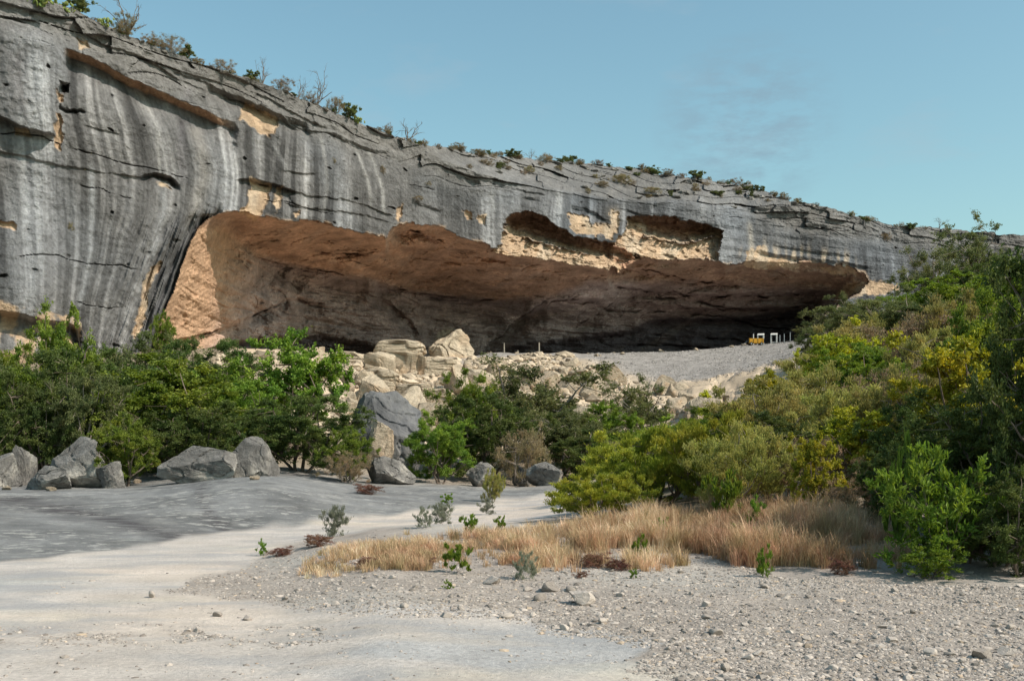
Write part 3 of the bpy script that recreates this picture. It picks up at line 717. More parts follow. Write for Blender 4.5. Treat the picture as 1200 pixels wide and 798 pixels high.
def tube_np(pts, rad, sides=5):
    pts = np.asarray(pts, float); n = len(pts)
    t = np.gradient(pts, axis=0); t /= np.linalg.norm(t, axis=1)[:, None]+1e-9
    ref = np.array([.31, .17, .94]) if abs(t[0, 2]) < .8 else np.array([.95, .2, .1])
    u = np.cross(t, ref); u /= np.linalg.norm(u, axis=1)[:, None]+1e-9
    w = np.cross(t, u)
    a = np.arange(sides)*2*np.pi/sides
    ring = u[:, None]*np.cos(a)[None, :, None]+w[:, None]*np.sin(a)[None, :, None]
    v = pts[:, None]+ring*np.asarray(rad)[:, None, None]
    i = np.arange(n-1)[:, None]*sides; k = np.arange(sides)[None]; k2 = (k+1) % sides
    f = np.stack([i+k, i+k2, i+sides+k2, i+sides+k], -1).reshape(-1, 4)
    return v.reshape(-1, 3), f

class NB:
    def __init__(s): s.v = []; s.f = []; s.n = 0; s.c = []
    def add(s, v, f, c=None):
        s.v.append(v); s.f.append(f+s.n); s.n += len(v)
        if c is not None: s.c.append(c)
    def mesh(s, name, mat, smooth=False, cname=None):
        return mesh_np(name, np.concatenate(s.v), np.concatenate(s.f), smooth, {cname: np.concatenate(s.c)} if cname else None, [mat])

def rand_dir(rng, n):
    v = rng.normal(size=(n, 3)); return v/np.linalg.norm(v, axis=1)[:, None]

def plant(name, seed, leafmat, barkmat, nclump=60, per=150, L=.07, W=.035, spread=.13, stems=4, fork=.15, trunk_r=.03, low=.1, up=.3, open_=.0, twigs=60, flat=.7, shape=1.0, axisup=.0, lobes=.35):
    """plant of unit height and unit width; returns (trunk mesh, crown mesh)"""
    rng = np.random.RandomState(seed)
    tb, cb = NB(), NB()
    # clump centres over an uneven crown volume
    cs = []
    ph = rng.uniform(0, 50, 3)
    while len(cs) < nclump:
        d = rand_dir(rng, 1)[0]
        r = rng.uniform(0, 1)**(.42)
        lob = 1+lobes*float(noise3(d[0]*1.9+ph[0], d[1]*1.9+ph[1], d[2]*1.9+ph[2]))*1.6
        z = low+(1-low)*(.5+.5*d[2]*r*lob)
        w = .5*r*lob*shape
        p = np.array([d[0]*w, d[1]*w, z])
        if z < .04 or z > 1.02: continue
        if open_ and float(noise3(p[0]*4+ph[1], p[1]*4, p[2]*4+ph[0])) < open_-.35: continue
        cs.append(p)
    cs = np.array(cs)
    # stems and limbs
    forks = []
    for k in range(stems):
        a = rng.uniform(0, 6.28); lean = rng.uniform(.02, .12)
        b0 = np.array([math.cos(a)*.02*stems**.5, math.sin(a)*.02*stems**.5, -.03])
        f1 = np.array([math.cos(a)*lean*1.5, math.sin(a)*lean*1.5, fork*rng.uniform(.7, 1.3)])
        mid = (b0+f1)/2+rng.normal(size=3)*.012
        t = np.linspace(0, 1, 6)[:, None]
        pts = (1-t)**2*b0+2*t*(1-t)*mid+t*t*f1
        v, f = tube_np(pts, np.linspace(trunk_r, trunk_r*.7, 6)/max(1, stems**.5)*1.2, 6); tb.add(v, f)
        forks.append(f1)
    forks = np.array(forks)
    # main limbs then branchlets to each clump
    nl = max(5, nclump//7); idx = rng.choice(nclump, nl, replace=False)
    limb_pts = []
    for i in idx:
        c = cs[i]; fk = forks[np.argmin(np.linalg.norm((forks-c)[:, :2], axis=1)+rng.uniform(0, .1, len(forks)))]
        m1 = fk+(c-fk)*.4+np.array([0, 0, rng.uniform(-.03, .06)])+rng.normal(size=3)*.025
        m2 = fk+(c-fk)*.75+rng.normal(size=3)*.025
        t = np.linspace(0, 1, 9)[:, None]
        pts = (1-t)**3*fk+3*t*(1-t)**2*m1+3*t*t*(1-t)*m2+t**3*c
        pts[1:-1] += rng.normal(size=(7, 3))*.005
        v, f = tube_np(pts, np.linspace(trunk_r*.45, trunk_r*.10, 9), 5); tb.add(v, f)
        limb_pts.append(pts[2:])
    lp = np.concatenate(limb_pts)
    for c in cs:
        j = np.argmin(np.linalg.norm(lp-c, axis=1)+rng.uniform(0, .05, len(lp))); s0 = lp[j]
        t = np.linspace(0, 1, 5)[:, None]; m = (s0+c)/2+rng.normal(size=3)*.02
        pts = (1-t)**2*s0+2*t*(1-t)*m+t*t*c
        v, f = tube_np(pts, np.linspace(trunk_r*.16, trunk_r*.06, 5), 3); tb.add(v, f)
    for k in range(twigs):
        c = cs[rng.randint(nclump)]; out = (c-np.array([0, 0, .35])); out /= np.linalg.norm(out)+1e-6
        dr_ = out+rng.normal(size=3)*.6+np.array([0, 0, up]); dr_ /= np.linalg.norm(dr_)
        ln = spread*rng.uniform(.6, 1.6)
        t = np.linspace(0, 1, 4)[:, None]
        pts = c+dr_*ln*t+rng.normal(size=(4, 3))*.006*t
        v, f = tube_np(pts, np.linspace(trunk_r*.06, trunk_r*.03, 4), 3); tb.add(v, f)
    # leaves: grouped on sprays around each clump
    for c in cs:
        k = int(per*rng.uniform(.6, 1.4)); ns = 7
        sd = rand_dir(rng, ns)+np.array([0, 0, up]); out = c-np.array([0, 0, .4]); out /= np.linalg.norm(out)+1e-6
        sd += out*.6; sd /= np.linalg.norm(sd, axis=1)[:, None]
        sl = spread*rng.uniform(.6, 1.5, ns)
        wch = rng.randint(0, ns, k); tt = rng.uniform(.05, 1, k)**.8
        pos = c+sd[wch]*(sl[wch]*tt)[:, None]+rng.normal(size=(k, 3))*spread*.17*np.array([1, 1, flat])
        nrm = rand_dir(rng, k)*.8+np.array([0, 0, .65])+out*.35
        ax = sd[wch]*.9+rand_dir(rng, k)*(.9-.5*axisup)+np.array([0, 0, axisup])
        v, f = leaves_np(pos, ax, nrm, L, W, rng)
        base = rng.uniform(.0, .35); val = np.clip(base+rng.uniform(0, .65, k), 0, 1)
        cb.add(v, f, np.repeat(val, 4)[:, None]*np.ones(3))
    return tb.mesh(name+'_trunk', barkmat), cb.mesh(name+'_crown', leafmat, cname='v')

KIND = {}
def defkind(k, n, **kw):
    KIND[k] = [plant(k, 100+hash_name(k)+i, **kw) for i in range(n)]
def hash_name(s): return sum(ord(ch)*(i+1) for i, ch in enumerate(s)) % 900

defkind('green', 3, leafmat=M['leaf_green'], barkmat=M['bark'], nclump=150, per=360, L=.0215, W=.014, spread=.085, stems=4, low=.06, twigs=60, lobes=.5)
defkind('dark', 2, leafmat=M['leaf_dark'], barkmat=M['bark'], nclump=150, per=340, L=.020, W=.0115, spread=.08, stems=4, low=.05, twigs=90, lobes=.5)
defkind('grey', 3, leafmat=M['leaf_grey'], barkmat=M['greybark'], nclump=140, per=300, L=.021, W=.011, spread=.085, stems=3, low=.12, open_=.2, twigs=160, lobes=.5)
defkind('tree', 3, leafmat=M['leaf_green'], barkmat=M['bark'], nclump=85, per=200, L=.028, W=.018, spread=.085, stems=2, fork=.32, low=.30, open_=.33, twigs=60, trunk_r=.035, lobes=.6)
defkind('opentree', 2, leafmat=M['leaf_grey'], barkmat=M['greybark'], nclump=80, per=170, L=.025, W=.014, spread=.09, stems=2, fork=.28, low=.22, open_=.36, twigs=160, trunk_r=.032, lobes=.7)
defkind('willow', 3, leafmat=M['leaf_willow'], barkmat=M['bark'], nclump=160, per=260, L=.040, W=.008, spread=.085, stems=7, fork=.1, low=.0, up=1.5, flat=1.3, twigs=120, axisup=.9, trunk_r=.02, lobes=.35)
defkind('olive', 3, leafmat=M['leaf_olive'], barkmat=M['greybark'], nclump=150, per=190, L=.036, W=.009, spread=.095, stems=8, fork=.1, low=.0, up=1.8, flat=1.4, twigs=450, axisup=1., trunk_r=.022, lobes=.35)
defkind('brown', 2, leafmat=M['leaf_brown'], barkmat=M['greybark'], nclump=110, per=80, L=.036, W=.011, spread=.10, stems=8, fork=.1, low=.0, up=1.5, flat=1.4, twigs=800, axisup=.8, trunk_r=.022, lobes=.35)
defkind('yellow', 2, leafmat=M['leaf_yellow'], barkmat=M['bark'], nclump=110, per=210, L=.032, W=.020, spread=.08, stems=4, low=.05, open_=.15, twigs=60, lobes=.5)
defkind('broad', 1, leafmat=M['leaf_broad'], barkmat=M['bark'], nclump=95, per=58, L=.062, W=.021, spread=.10, stems=5, fork=.12, low=.0, up=.55, twigs=40, axisup=.35, trunk_r=.014, lobes=.45)
defkind('shade', 1, leafmat=M['leaf_dark'], barkmat=M['bark'], nclump=230, per=190, L=.021, W=.012, spread=.065, stems=3, fork=.2, low=.0, twigs=100, trunk_r=.022, lobes=.4)
defkind('weed', 2, leafmat=M['leaf_broad'], barkmat=M['bark'], nclump=26, per=34, L=.14, W=.055, spread=.14, stems=5, fork=.1, low=.02, up=1., twigs=0, axisup=.8, trunk_r=.012)
defkind('silver', 2, leafmat=M['leaf_silver'], barkmat=M['greybark'], nclump=34, per=60, L=.11, W=.018, spread=.17, stems=6, fork=.08, low=.0, up=1.2, twigs=60, axisup=.9, trunk_r=.012)
defkind('rimbush', 2, leafmat=M['leaf_rim'], barkmat=M['greybark'], nclump=80, per=75, L=.055, W=.013, spread=.13, stems=5, fork=.08, low=.0, flat=1.5, up=1.4, lobes=.25, twigs=220, trunk_r=.02)
defkind('rimbrown', 2, leafmat=M['leaf_brown'], barkmat=M['greybark'], nclump=80, per=55, L=.06, W=.010, spread=.14, stems=6, fork=.08, low=.0, flat=1.5, up=1.4, lobes=.25, twigs=400, trunk_r=.02)
defkind('rimgreen', 2, leafmat=M['leaf_grey'], barkmat=M['bark'], nclump=40, per=80, L=.09, W=.05, spread=.14, stems=4, fork=.1, low=.0, flat=1.5, up=1.4, lobes=.25, twigs=60, trunk_r=.025)
defkind('rust', 1, leafmat=M['rust'], barkmat=M['greybark'], nclump=40, per=70, L=.10, W=.02, spread=.18, stems=6, fork=.06, low=.0, up=.5, twigs=300, axisup=.4, trunk_r=.015)

rnd = random.Random(11)
_cnt = {}
def put_plant(kind, px, d, topy=None, wpx=None, label='', name='bush', cat='bush', group=None, base=None, h=None, w=None, rz=None):
    i = _cnt.get(kind, 0); _cnt[kind] = i+1
    tm, cm = KIND[kind][i % len(KIND[kind])]
    b = base if base is not None else gpos(px, d, .02)
    H = h if h else EYE+(HY-topy)/F*d-b.z
    Wd = w if w else wpx/F*d
    e = bpy.data.objects.new(name, None); COL.objects.link(e)
    e.empty_display_size = .2
    e.location = b; e.rotation_euler = (0, 0, rz if rz is not None else rnd.uniform(0, 6.28)); e.scale = (Wd*1.04, Wd*1.04, H*.97)
    e['label'] = label; e['category'] = cat
    if group: e['group'] = group
    t = bpy.data.objects.new('trunk' if name == 'tree' else 'stems', tm); c = bpy.data.objects.new('crown', cm)
    for o in (t, c): COL.objects.link(o); o.parent = e
    return e

GL, GM, GR = 'shrubs in the thicket below the cliff', 'shrubs on the talus foot', 'shrubs covering the hillside'
BUSHES = [
 # kind, px, d, topy, wpx, label, group, name
 ('grey', -40, 41, 395, 110, 'grey-green shrub cut by the frame edge above the leftmost boulders', GL, 'bush'),
 ('green', 12, 44, 412, 90, 'bright green shrub at the frame edge beside the tall bare-limbed tree', GL, 'bush'),
 ('tree', 66, 46, 362, 82, 'tall open green tree with bare lower limbs before the pale cliff foot', GL, 'tree'),
 ('dark', 44, 37.5, 436, 84, 'dusky green shrub behind the squat block boulder', GL, 'bush'),
 ('dark', 78, 40, 420, 100, 'deep green shrub between the frame-edge shrub and the largest dome-shaped one', GL, 'bush'),
 ('green', 20, 39, 440, 80, 'fresh green shrub low at the frame edge above the cut-off boulder', GL, 'bush'),
 ('dark', 130, 46, 410, 110, 'dark green shrub below the streaked cliff foot', GL, 'bush'),
 ('green', 300, 50, 440, 70, 'bright green shrub peeping out left of the gap-crowned tree', GL, 'bush'),
 ('grey', 103, 37.5, 440, 80, 'yellowish green fine-leaved shrub behind the tall split boulder', GL, 'bush'),
 ('green', 190, 41, 422, 160, 'largest bright green dome-shaped shrub in the thicket below the cliff', GL, 'bush'),
 ('green', 148, 35.2, 488, 70, 'low bright green shrub in the gap between the two boulder groups', GL, 'bush'),
 ('grey', 172, 50, 402, 100, 'thin grey-green crown against the streaked cliff foot', GL, 'bush'),
 ('dark', 238, 51, 403, 110, 'dark green rounded crown below the left end of the shelter mouth', GL, 'bush'),
 ('green', 268, 43, 446, 90, 'green shrub between the domed shrub and the tree before the talus', GL, 'bush'),
 ('dark', 225, 38, 470, 100, 'shadowy dark shrub rising behind the pale twin boulders', GL, 'bush'),
 ('tree', 345, 47, 392, 128, 'leafy tree with gaps in its crown standing before the pale talus', GL, 'tree'),
 ('dark', 352, 39, 470, 120, 'dense olive-green shrub below the gap-crowned tree', GL, 'bush'),
 ('dark', 300, 41, 480, 70, 'narrow dark shrub just behind the pointed grey boulder', GL, 'bush'),
 ('green', 408, 37, 506, 46, 'small bright green shrub left of the big grey rock with a tan hollow', GL, 'bush'),
 ('brown', 406, 36, 530, 56, 'bare brown twiggy shrub at the edge of the grey rock slab', GL, 'bush'),
 ('green', 192, 63.5, 372, 22, 'tiny green shrub clinging to the cave jamb foot', GL, 'bush'),
 ('green', 516, 40, 489, 70, 'rounded leafy green shrub right of the flat-topped boulder', GM, 'bush'),
 ('dark', 568, 43.5, 468, 104, 'dark feathery shrub in the middle of the canyon floor edge', GM, 'bush'),
 ('green', 555, 50, 440, 70, 'green shrub reaching up beside the broken pale outcrop', GM, 'bush'),
 ('opentree', 622, 53, 424, 150, 'open grey-limbed tree before the middle of the pale talus', GM, 'tree'),
 ('grey', 655, 47, 478, 100, 'grey-olive shrub below the open grey-limbed tree', GM, 'bush'),
 ('brown', 612, 42, 500, 60, 'grey leafless shrub behind the low canyon-floor boulders', GM, 'bush'),
 ('green', 704, 51, 476, 70, 'green shrub between the two open trees on the talus foot', GM, 'bush'),
 ('opentree', 748, 57, 449, 80, 'small open tree below the grey gravel apron', GM, 'tree'),
 ('dark', 690, 44, 505, 90, 'low dark shrub behind the yellow-green willows', GM, 'bush'),
 ('yellow', 862, 30, 438, 80, 'yellow-green shrub just right of the one at the apron corner', GR, 'bush'),
 ('green', 800, 26, 470, 80, 'fresh green shrub behind the second willow', GR, 'bush'),
 ('dark', 880, 23, 500, 120, 'dark shrub filling the thicket behind the tall green weeds', GR, 'bush'),
 ('green', 1010, 34, 418, 90, 'mid green shrub right of the bright yellow-leaved one', GR, 'bush'),
 ('olive', 1060, 23, 450, 110, 'straw-tinted shrub left of the yellow tree', GR, 'bush'),
 ('willow', 702, 19.5, 512, 104, 'yellow-green willow shrub closest to the stream bed edge', GR, 'bush'),
 ('willow', 775, 22, 478, 130, 'bright willow shrub second from the stream bed edge', GR, 'bush'),
 ('willow', 745, 27, 495, 90, 'willow shrub half hidden between the two front willows', GR, 'bush'),
 ('green', 838, 30, 444, 96, 'green shrub at the lower corner of the gravel apron', GR, 'bush'),
 ('willow', 838, 21, 500, 110, 'green willow shrub above the tallest dry grass', GR, 'bush'),
 ('yellow', 905, 36, 440, 80, 'yellowing shrub at the upper edge of the olive thicket', GR, 'bush'),
 ('olive', 905, 26, 462, 130, 'wide olive-tan feathery shrub above the dry grass', GR, 'bush'),
 ('olive', 958, 42, 404, 90, 'olive feathery shrub directly below the white stands', GR, 'bush'),
 ('olive', 960, 29, 446, 130, 'pale straw-green feathery shrub in the middle of the hillside', GR, 'bush'),
 ('yellow', 988, 39, 397, 72, 'bright yellow-leaved shrub near the top of the lower hillside', GR, 'bush'),
 ('grey', 962, 60, 398, 50, 'sage green shrub at the edge of the shelter floor', GR, 'bush'),
 ('olive', 870, 19, 515, 110, 'olive-brown shrub behind the green weeds in the grass', GR, 'bush'),
 ('brown', 935, 19.5, 530, 110, 'tangled brown shrub above the shaded dry grass', GR, 'bush'),
 ('yellow', 952, 17.5, 522, 52, 'small yellow-green shrub lit in front of the brown tangle', GR, 'bush'),
 ('yellow', 1012, 20, 482, 88, 'tall yellow-green shrub beside the leafless gap in the hillside', GR, 'bush'),
 ('olive', 1000, 24, 470, 110, 'straw-tinted shrub behind the tall yellow-green shrub', GR, 'bush'),
 ('brown', 1015, 17, 570, 90, 'low dark brush at the foot of the hillside beside the sapling', GR, 'bush'),
 ('grey', 990, 68, 343, 66, 'grey-green tree covering the right end of the shelter mouth', GR, 'tree'),
 ('grey', 1020, 62, 352, 100, 'broad grey-green crown right of the shelter end', GR, 'bush'),
 ('opentree', 1092, 74, 288, 84, 'dark-limbed open tree against the cliff end', GR, 'tree'),
 ('opentree', 1140, 79, 262, 84, 'highest open tree standing above the cliff rim line', GR, 'tree'),
 ('grey', 1060, 52, 358, 100, 'sage green shrub in the middle of the upper hillside', GR, 'bush'),
 ('green', 1110, 56, 338, 110, 'green shrub below the dark-limbed open tree', GR, 'bush'),
 ('dark', 1172, 60, 298, 110, 'dark green crown below the highest open tree', GR, 'bush'),
 ('green', 1200, 46, 300, 110, 'green crown at the frame edge high on the hillside', GR, 'bush'),
 ('olive', 1015, 46, 388, 110, 'olive-brown brush above the bright yellow-leaved shrub', GR, 'bush'),
 ('brown', 1075, 41, 386, 110, 'purple-brown bare brush in the upper hillside thicket', GR, 'bush'),
 ('olive', 1135, 40, 360, 110, 'brownish feathery shrub above the yellow tree', GR, 'bush'),
 ('green', 1052, 33, 443, 52, 'small vivid green shrub amid the bare brown brush', GR, 'bush'),
 ('brown', 1060, 27, 440, 110, 'bare grey-brown brush below the vivid green shrub', GR, 'bush'),
 ('olive', 1110, 31, 400, 110, 'olive brush directly behind the yellow tree', GR, 'bush'),
 ('yellow', 1128, 19, 404, 128, 'yellow-leaved tree rising behind the leafy green sapling', GR, 'tree'),
 ('dark', 1072, 19, 490, 90, 'dark shrub in the gap left of the yellow tree', GR, 'bush'),
 ('dark', 1115, 15.6, 505, 120, 'deep green shrub right behind the leafy sapling', GR, 'bush'),
 ('green', 1188, 21, 345, 100, 'bright green crown behind the dark tree at the frame edge', GR, 'bush'),
 ('olive', 985, 21.5, 530, 100, 'olive brush in the shade of the hillside foot', GR, 'bush'),
 ('dark', 1040, 16.5, 545, 60, 'dark narrow shrub left of the leafy sapling', GR, 'bush'),
]
VEGLINE = [(600, 580), (655, 545), (680, 510), (740, 496), (790, 480), (830, 460), (850, 446), (880, 430), (900, 420), (925, 409), (940, 396), (950, 372), (965, 350), (985, 343), (1020, 350), (1040, 335), (1060, 325), (1090, 300), (1200, 290)]
for k, px, d, ty, w, lab, grp, nm in BUSHES:
    if grp == GR and ty > 330:
        w *= 1.2; ty = max(ty-15, max(float(ip(q, VEGLINE)) for q in (px-.42*w, px-.2*w)) if px < 960 else ip(px, VEGLINE)+4)
    if grp == GL and d > 36 and nm != 'tree': ty -= 5; w *= 1.2
    if grp == GM: ty -= 3; w *= 1.12
    put_plant(k, px, d, ty, w, lab, name=nm, cat='tree' if nm == 'tree' else 'bush', group=grp)
# the near plants
put_plant('broad', 1094, 12.6, 524, 118, 'leafy bright green sapling with lance-shaped leaves at the gravel edge', name='sapling', cat='sapling')
put_plant('weed', 1057, 13.6, 522, 34, 'narrow upright green shoot left of the leafy sapling', name='sapling', cat='sapling')
put_plant('shade', 1236, 13.2, 300, 165, 'large dark green tree filling the frame edge beside the gravel', name='tree', cat='tree')
put_plant('shade', 1345, 13.6, 205, 270, 'big dark unseen tree added beyond the frame edge to shade the grass', name='tree', cat='tree')  # unseen tree, added to cast shade on the grass and gravel
put_plant('shade', 1150, 15.0, 455, 190, 'shadowy dark tree behind the leafy sapling below the yellow tree', name='tree', cat='tree')
put_plant('broad', 1092, 12.2, 632, 70, 'low leafy green clump at the foot of the bright sapling', name='sapling', cat='sapling')
put_plant('dark', 1196, 12.3, 545, 120, 'dark low thicket closing the gravel at the frame edge', name='bush', cat='bush')
put_plant('dark', 1135, 13.2, 575, 90, 'dark low shrub right behind the sapling foot', name='bush', cat='bush')
put_plant('dark', 1170, 12.9, 560, 110, 'low dark shrub under the large dark tree', name='bush', cat='bush')
NEAR = [
 ('weed', 534, 672, 36, 34, 'rounded bright green shrublet with its own shadow on the gravel'),
 ('silver', 615, 679, 30, 28, 'grey-green shrublet on the gravel before the grass'),
 ('weed', 897, 677, 36, 18, 'slender green sprout standing in the shaded gravel'),
 ('silver', 393, 629, 38, 34, 'silvery shrub on the tip of the gravel bar'),
 ('silver', 497, 619, 24, 20, 'small silvery tuft leftmost of three by the stream bed'),
 ('silver', 520, 614, 26, 32, 'wide silvery tuft in the middle of three by the stream bed'),
 ('silver', 572, 603, 18, 20, 'low silvery tuft nearest the tall reed-like plant'),
 ('weed', 549, 628, 26, 22, 'sparse yellow-green weed behind the dry grass'),
 ('olive', 578, 588, 38, 26, 'tall thin reed-like plant in front of the canyon-floor boulders'),
 ('weed', 307, 651, 18, 12, 'lone small green sprig on the edge of the gravel bar'),
 ('weed', 586, 628, 24, 14, 'slim green weed amid the dry grass behind the shrublets'),
 ('weed', 750, 661, 32, 20, 'pale green weed at the front of the dry grass'),
 ('weed', 776, 632, 26, 20, 'vivid green weed deep in the dry grass'),
 ('weed', 740, 628, 14, 10, 'smallest green weed deep in the dry grass'),
 ('weed', 846, 612, 62, 46, 'tall vivid green weed growing from the dry grass below the brown shrubs'),
 ('weed', 886, 618, 34, 26, 'vivid green weed right of the tall one in the grass'),
 ('weed', 866, 640, 26, 34, 'low spreading green weed in front of the tall one'),
 ('weed', 685, 606, 18, 18, 'green weed at the foot of the front willow'),
 ('green', 455, 565, 22, 30, 'small shrub growing on the grey rock slab beside the flat boulder'),
 ('weed', 525, 592, 14, 16, 'tiny green weed in a crack of the rock slab'),
 ('rust', 430, 579, 12, 34, 'rust-coloured low mat of plants on the rock slab'),
 ('rust', 330, 651, 10, 30, 'dark reddish mat on the edge of the gravel bar'),
 ('rust', 372, 640, 14, 36, 'reddish dry weeds behind the gravel bar tip'),
 ('rust', 432, 664, 12, 30, 'reddish dry weed at the left front of the grass'),
 ('rust', 695, 664, 16, 40, 'rust-coloured tuft before the middle of the dry grass'),
 ('rust', 722, 668, 14, 24, 'small rusty tuft right of the wide rust-coloured one'),
 ('rust', 985, 673, 18, 26, 'dark red tuft in the shaded gravel'),
 ('rust', 500, 664, 10, 22, 'reddish low weed by the rounded green shrublet'),
 ('rust', 682, 677, 8, 16, 'tiny reddish weed out on the gravel'),
 ('weed', 525, 690, 10, 12, 'tiny olive sprig on the open gravel'),
 ('weed', 742, 678, 12, 10, 'tiny green sprig on the gravel before the grass'),
]
for k, px, py, hp, wp, lab in NEAR:
    d = d_at(px, py); put_plant(k, px, d, py-hp, wp, lab, name='weed' if k != 'green' else 'bush', cat='plant')

# rim plants
GRIM = 'dry brush along the cliff rim'
def rim_plant(kind, px, hp, wp, label, group=None, name='bush', dy=0, cat='bush'):
    wp *= .82
    i = int(round((px+400)/1.25)); py = skyj[i]+1.5+dy
    d, y = cliff_depth(px, py)
    base = Vector(P(np.array(float(px)), np.array(y+1.0), np.array(d+.15)).tolist())
    put_plant(kind, px, d, label=label, base=base, h=hp/F*d, w=wp/F*d, name=name, cat=cat, group=group)
RIM = [
 ('rimgreen', 92, 22, 36, 'grey-blue shrub on the rim beside the cactus clump', 0),
 ('rimbush', 146, 26, 38, 'dark yellow-green rounded bush below the bare sapling on the rim', 0),
 ('rimbrown', 178, 14, 30, 'brown tuft between the rounded bush and the long brown thicket', 0),
 ('rimbrown', 200, 20, 44, 'long brown thicket of brush high on the rim', 0),
 ('rimgreen', 218, 16, 26, 'grey-green shrub at the end of the long brown thicket', 0),
 ('rimbush', 233, 10, 20, 'small yellow-green shrub below the long brown thicket', 2),
 ('rimbrown', 262, 14, 34, 'dry tuft with pale grass halfway down the upper rim', 0),
 ('rimgreen', 296, 12, 22, 'small green shrub under the blue-grey bare shrub', 0),
 ('rimbrown', 332, 16, 30, 'reddish brown brush on the rim above the tan spall', 0),
 ('rimbrown', 362, 14, 26, 'brown tuft at the foot of the bare forked shrub', 0),
 ('rimbrown', 393, 22, 26, 'tall brown tuft left of the green rim shrub', 0),
 ('rimgreen', 408, 18, 30, 'green rim shrub leaning over the caprock end', 0),
 ('rimbrown', 455, 13, 14, 'solitary narrow tuft on the rim right of the caprock end', 0),
 ('rimbush', 537, 10, 22, 'yellowish tuft where the rim levels out', 0),
 ('rimbrown', 480, 7, 18, 'thin brown tuft on the bare rim', 0),
 ('rimbush', 560, 9, 26, 'green and straw tuft on the level rim', 0),
 ('rimgreen', 600, 9, 26, 'low green shrub on the level rim over the first alcove', 0),
 ('rimbrown', 638, 9, 28, 'brown brush on the level rim over the first alcove', 0),
 ('rimgreen', 668, 10, 22, 'grey-green tuft on the rim between the alcoves', 0),
 ('rimbrown', 700, 7, 20, 'thin brush on the rim above the broken ledges', 0),
 ('rimgreen', 762, 9, 26, 'dark shrub on the rim above the second alcove', 0),
 ('rimbush', 782, 8, 20, 'straw tuft beside the dark rim shrub', 0),
 ('rimgreen', 815, 11, 24, 'green shrub on the stepped rim', 0),
 ('rimbrown', 862, 10, 24, 'brown brush on the stepped rim', 0),
 ('rimgreen', 885, 7, 16, 'low green tuft where the rim steps down', 0),
 ('rimgreen', 1015, 6, 14, 'tiny shrub on the far rim', 0),
 ('rimgreen', 1068, 7, 18, 'small dark shrub on the far rim end', 0),
 ('rimbush', 728, 12, 30, 'yellow-green tuft on the ledges below the level rim', 18),
 ('rimbush', 705, 8, 22, 'straw-coloured tuft on the ledges above the tan brow', 24),
 ('rimbush', 620, 9, 18, 'straw tuft on the sloping ledges over the first alcove', 16),
 ('rimbush', 570, 8, 22, 'dry grass tuft on the slope below the level rim', 12),
 ('rimbush', 765, 8, 26, 'dry grass tuft on the ledge over the second alcove', 22),
 ('rimgreen', 840, 6, 20, 'low tuft on the broken ledges of the stepped rim', 14),
 ('rimbrown', 1037, 12, 18, 'reddish shrub growing on the far cliff face', 20),
 ('rimbush', 83, 13, 11, 'small bush growing from the sheer streaked face', 262),
 ('rimbush', 97, 7, 9, 'tuft on the crack across the sheer face', 182),
 ('rimbush', 107, 6, 7, 'tiny tuft right of the crack tuft on the sheer face', 158),
 ('rimbush', 448, 12, 10, 'tuft between the two white streaks on the face', 50),
 ('rimbush', 390, 8, 8, 'green tuft on the face right of the mossy spall', 60),
 ('rimbush', 487, 7, 26, 'flat green tuft on the face ledge over the mouth', 66),
 ('rimbush', 500, 5, 14, 'tiny tuft on the face below the rim', 45),
]
for k, px, hp, wp, lab, dy in RIM: rim_plant(k, px, hp, wp, lab, name='bush', dy=dy)

for k in range(110):
    px = rnd.uniform(100, 1120) if k < 40 or k >= 70 else rnd.uniform(540, 900)
    if k >= 70: dy = 0
    else: dy = 0 if k < 40 else rnd.uniform(2, max(4, float(ip(px, RIMF)-ip(px, SKY))-3))
    rim_plant(['rimbush', 'rimbrown', 'rimbush', 'rimgreen'][k % 4], px, rnd.uniform(4, 8), rnd.uniform(7, 15),
              'small dry tuft among the rocks of the cliff rim' if k < 40 or k >= 70 else 'small dry tuft on the sloping ledges above the alcoves',
              group='small dry tufts on the rim' if k < 40 or k >= 70 else 'small dry tufts on the ledges', name='grass_tuft', dy=dy, cat='tuft')

def bare_shrub(px, hp, wp, seed, label, dy=0):
    rng = np.random.RandomState(seed); tb = NB()
    def grow(p, d, ln, r, lev):
        n = 6; pts = [p]
        for k in range(n):
            d = d+rng.normal(size=3)*.13; d /= np.linalg.norm(d); pts.append(pts[-1]+d*ln/n)
        v, f = tube_np(pts, np.linspace(r, r*.5, n+1), 5); tb.add(v, f)
        if lev:
            for q in range(rng.randint(2, 4)):
                j = rng.randint(2, n+1); grow(pts[j], d+rng.normal(size=3)*.55+np.array([0, 0, .1]), ln*rng.uniform(.4, .7), r*.55, lev-1)
    for k in range(4): grow(np.zeros(3), np.array([rng.normal()*.45, rng.normal()*.2, 1.]), .62, .017, 3)
    me = tb.mesh('bare_shrub', M['bark'])
    i = int(round((px+400)/1.25)); d, y = cliff_depth(px, skyj[i]+1+dy)
    e = link('bare_shrub', me, label=label, category='bare shrub'); e.location = P(np.array(float(px)), np.array(y), np.array(d+.2)).tolist(); e.scale = (wp/F*d, wp/F*d, hp/F*d)
bare_shrub(150, 52, 42, 5, 'bare leafless sapling standing highest on the rim')
bare_shrub(308, 30, 26, 6, 'blue-grey bare shrub on the rim above the caprock')
bare_shrub(372, 42, 34, 7, 'bare forked shrub on the rim over the caprock end')
bare_shrub(350, 26, 20, 8, 'thin bare shrub next to the bare forked one')
bare_shrub(478, 26, 40, 9, 'sparse arching bare shrub where the rim flattens')
bare_shrub(622, 14, 14, 10, 'tiny bare shrub on the level rim')
bare_shrub(1100, 14, 18, 12, 'small bare shrub at the far cliff end')

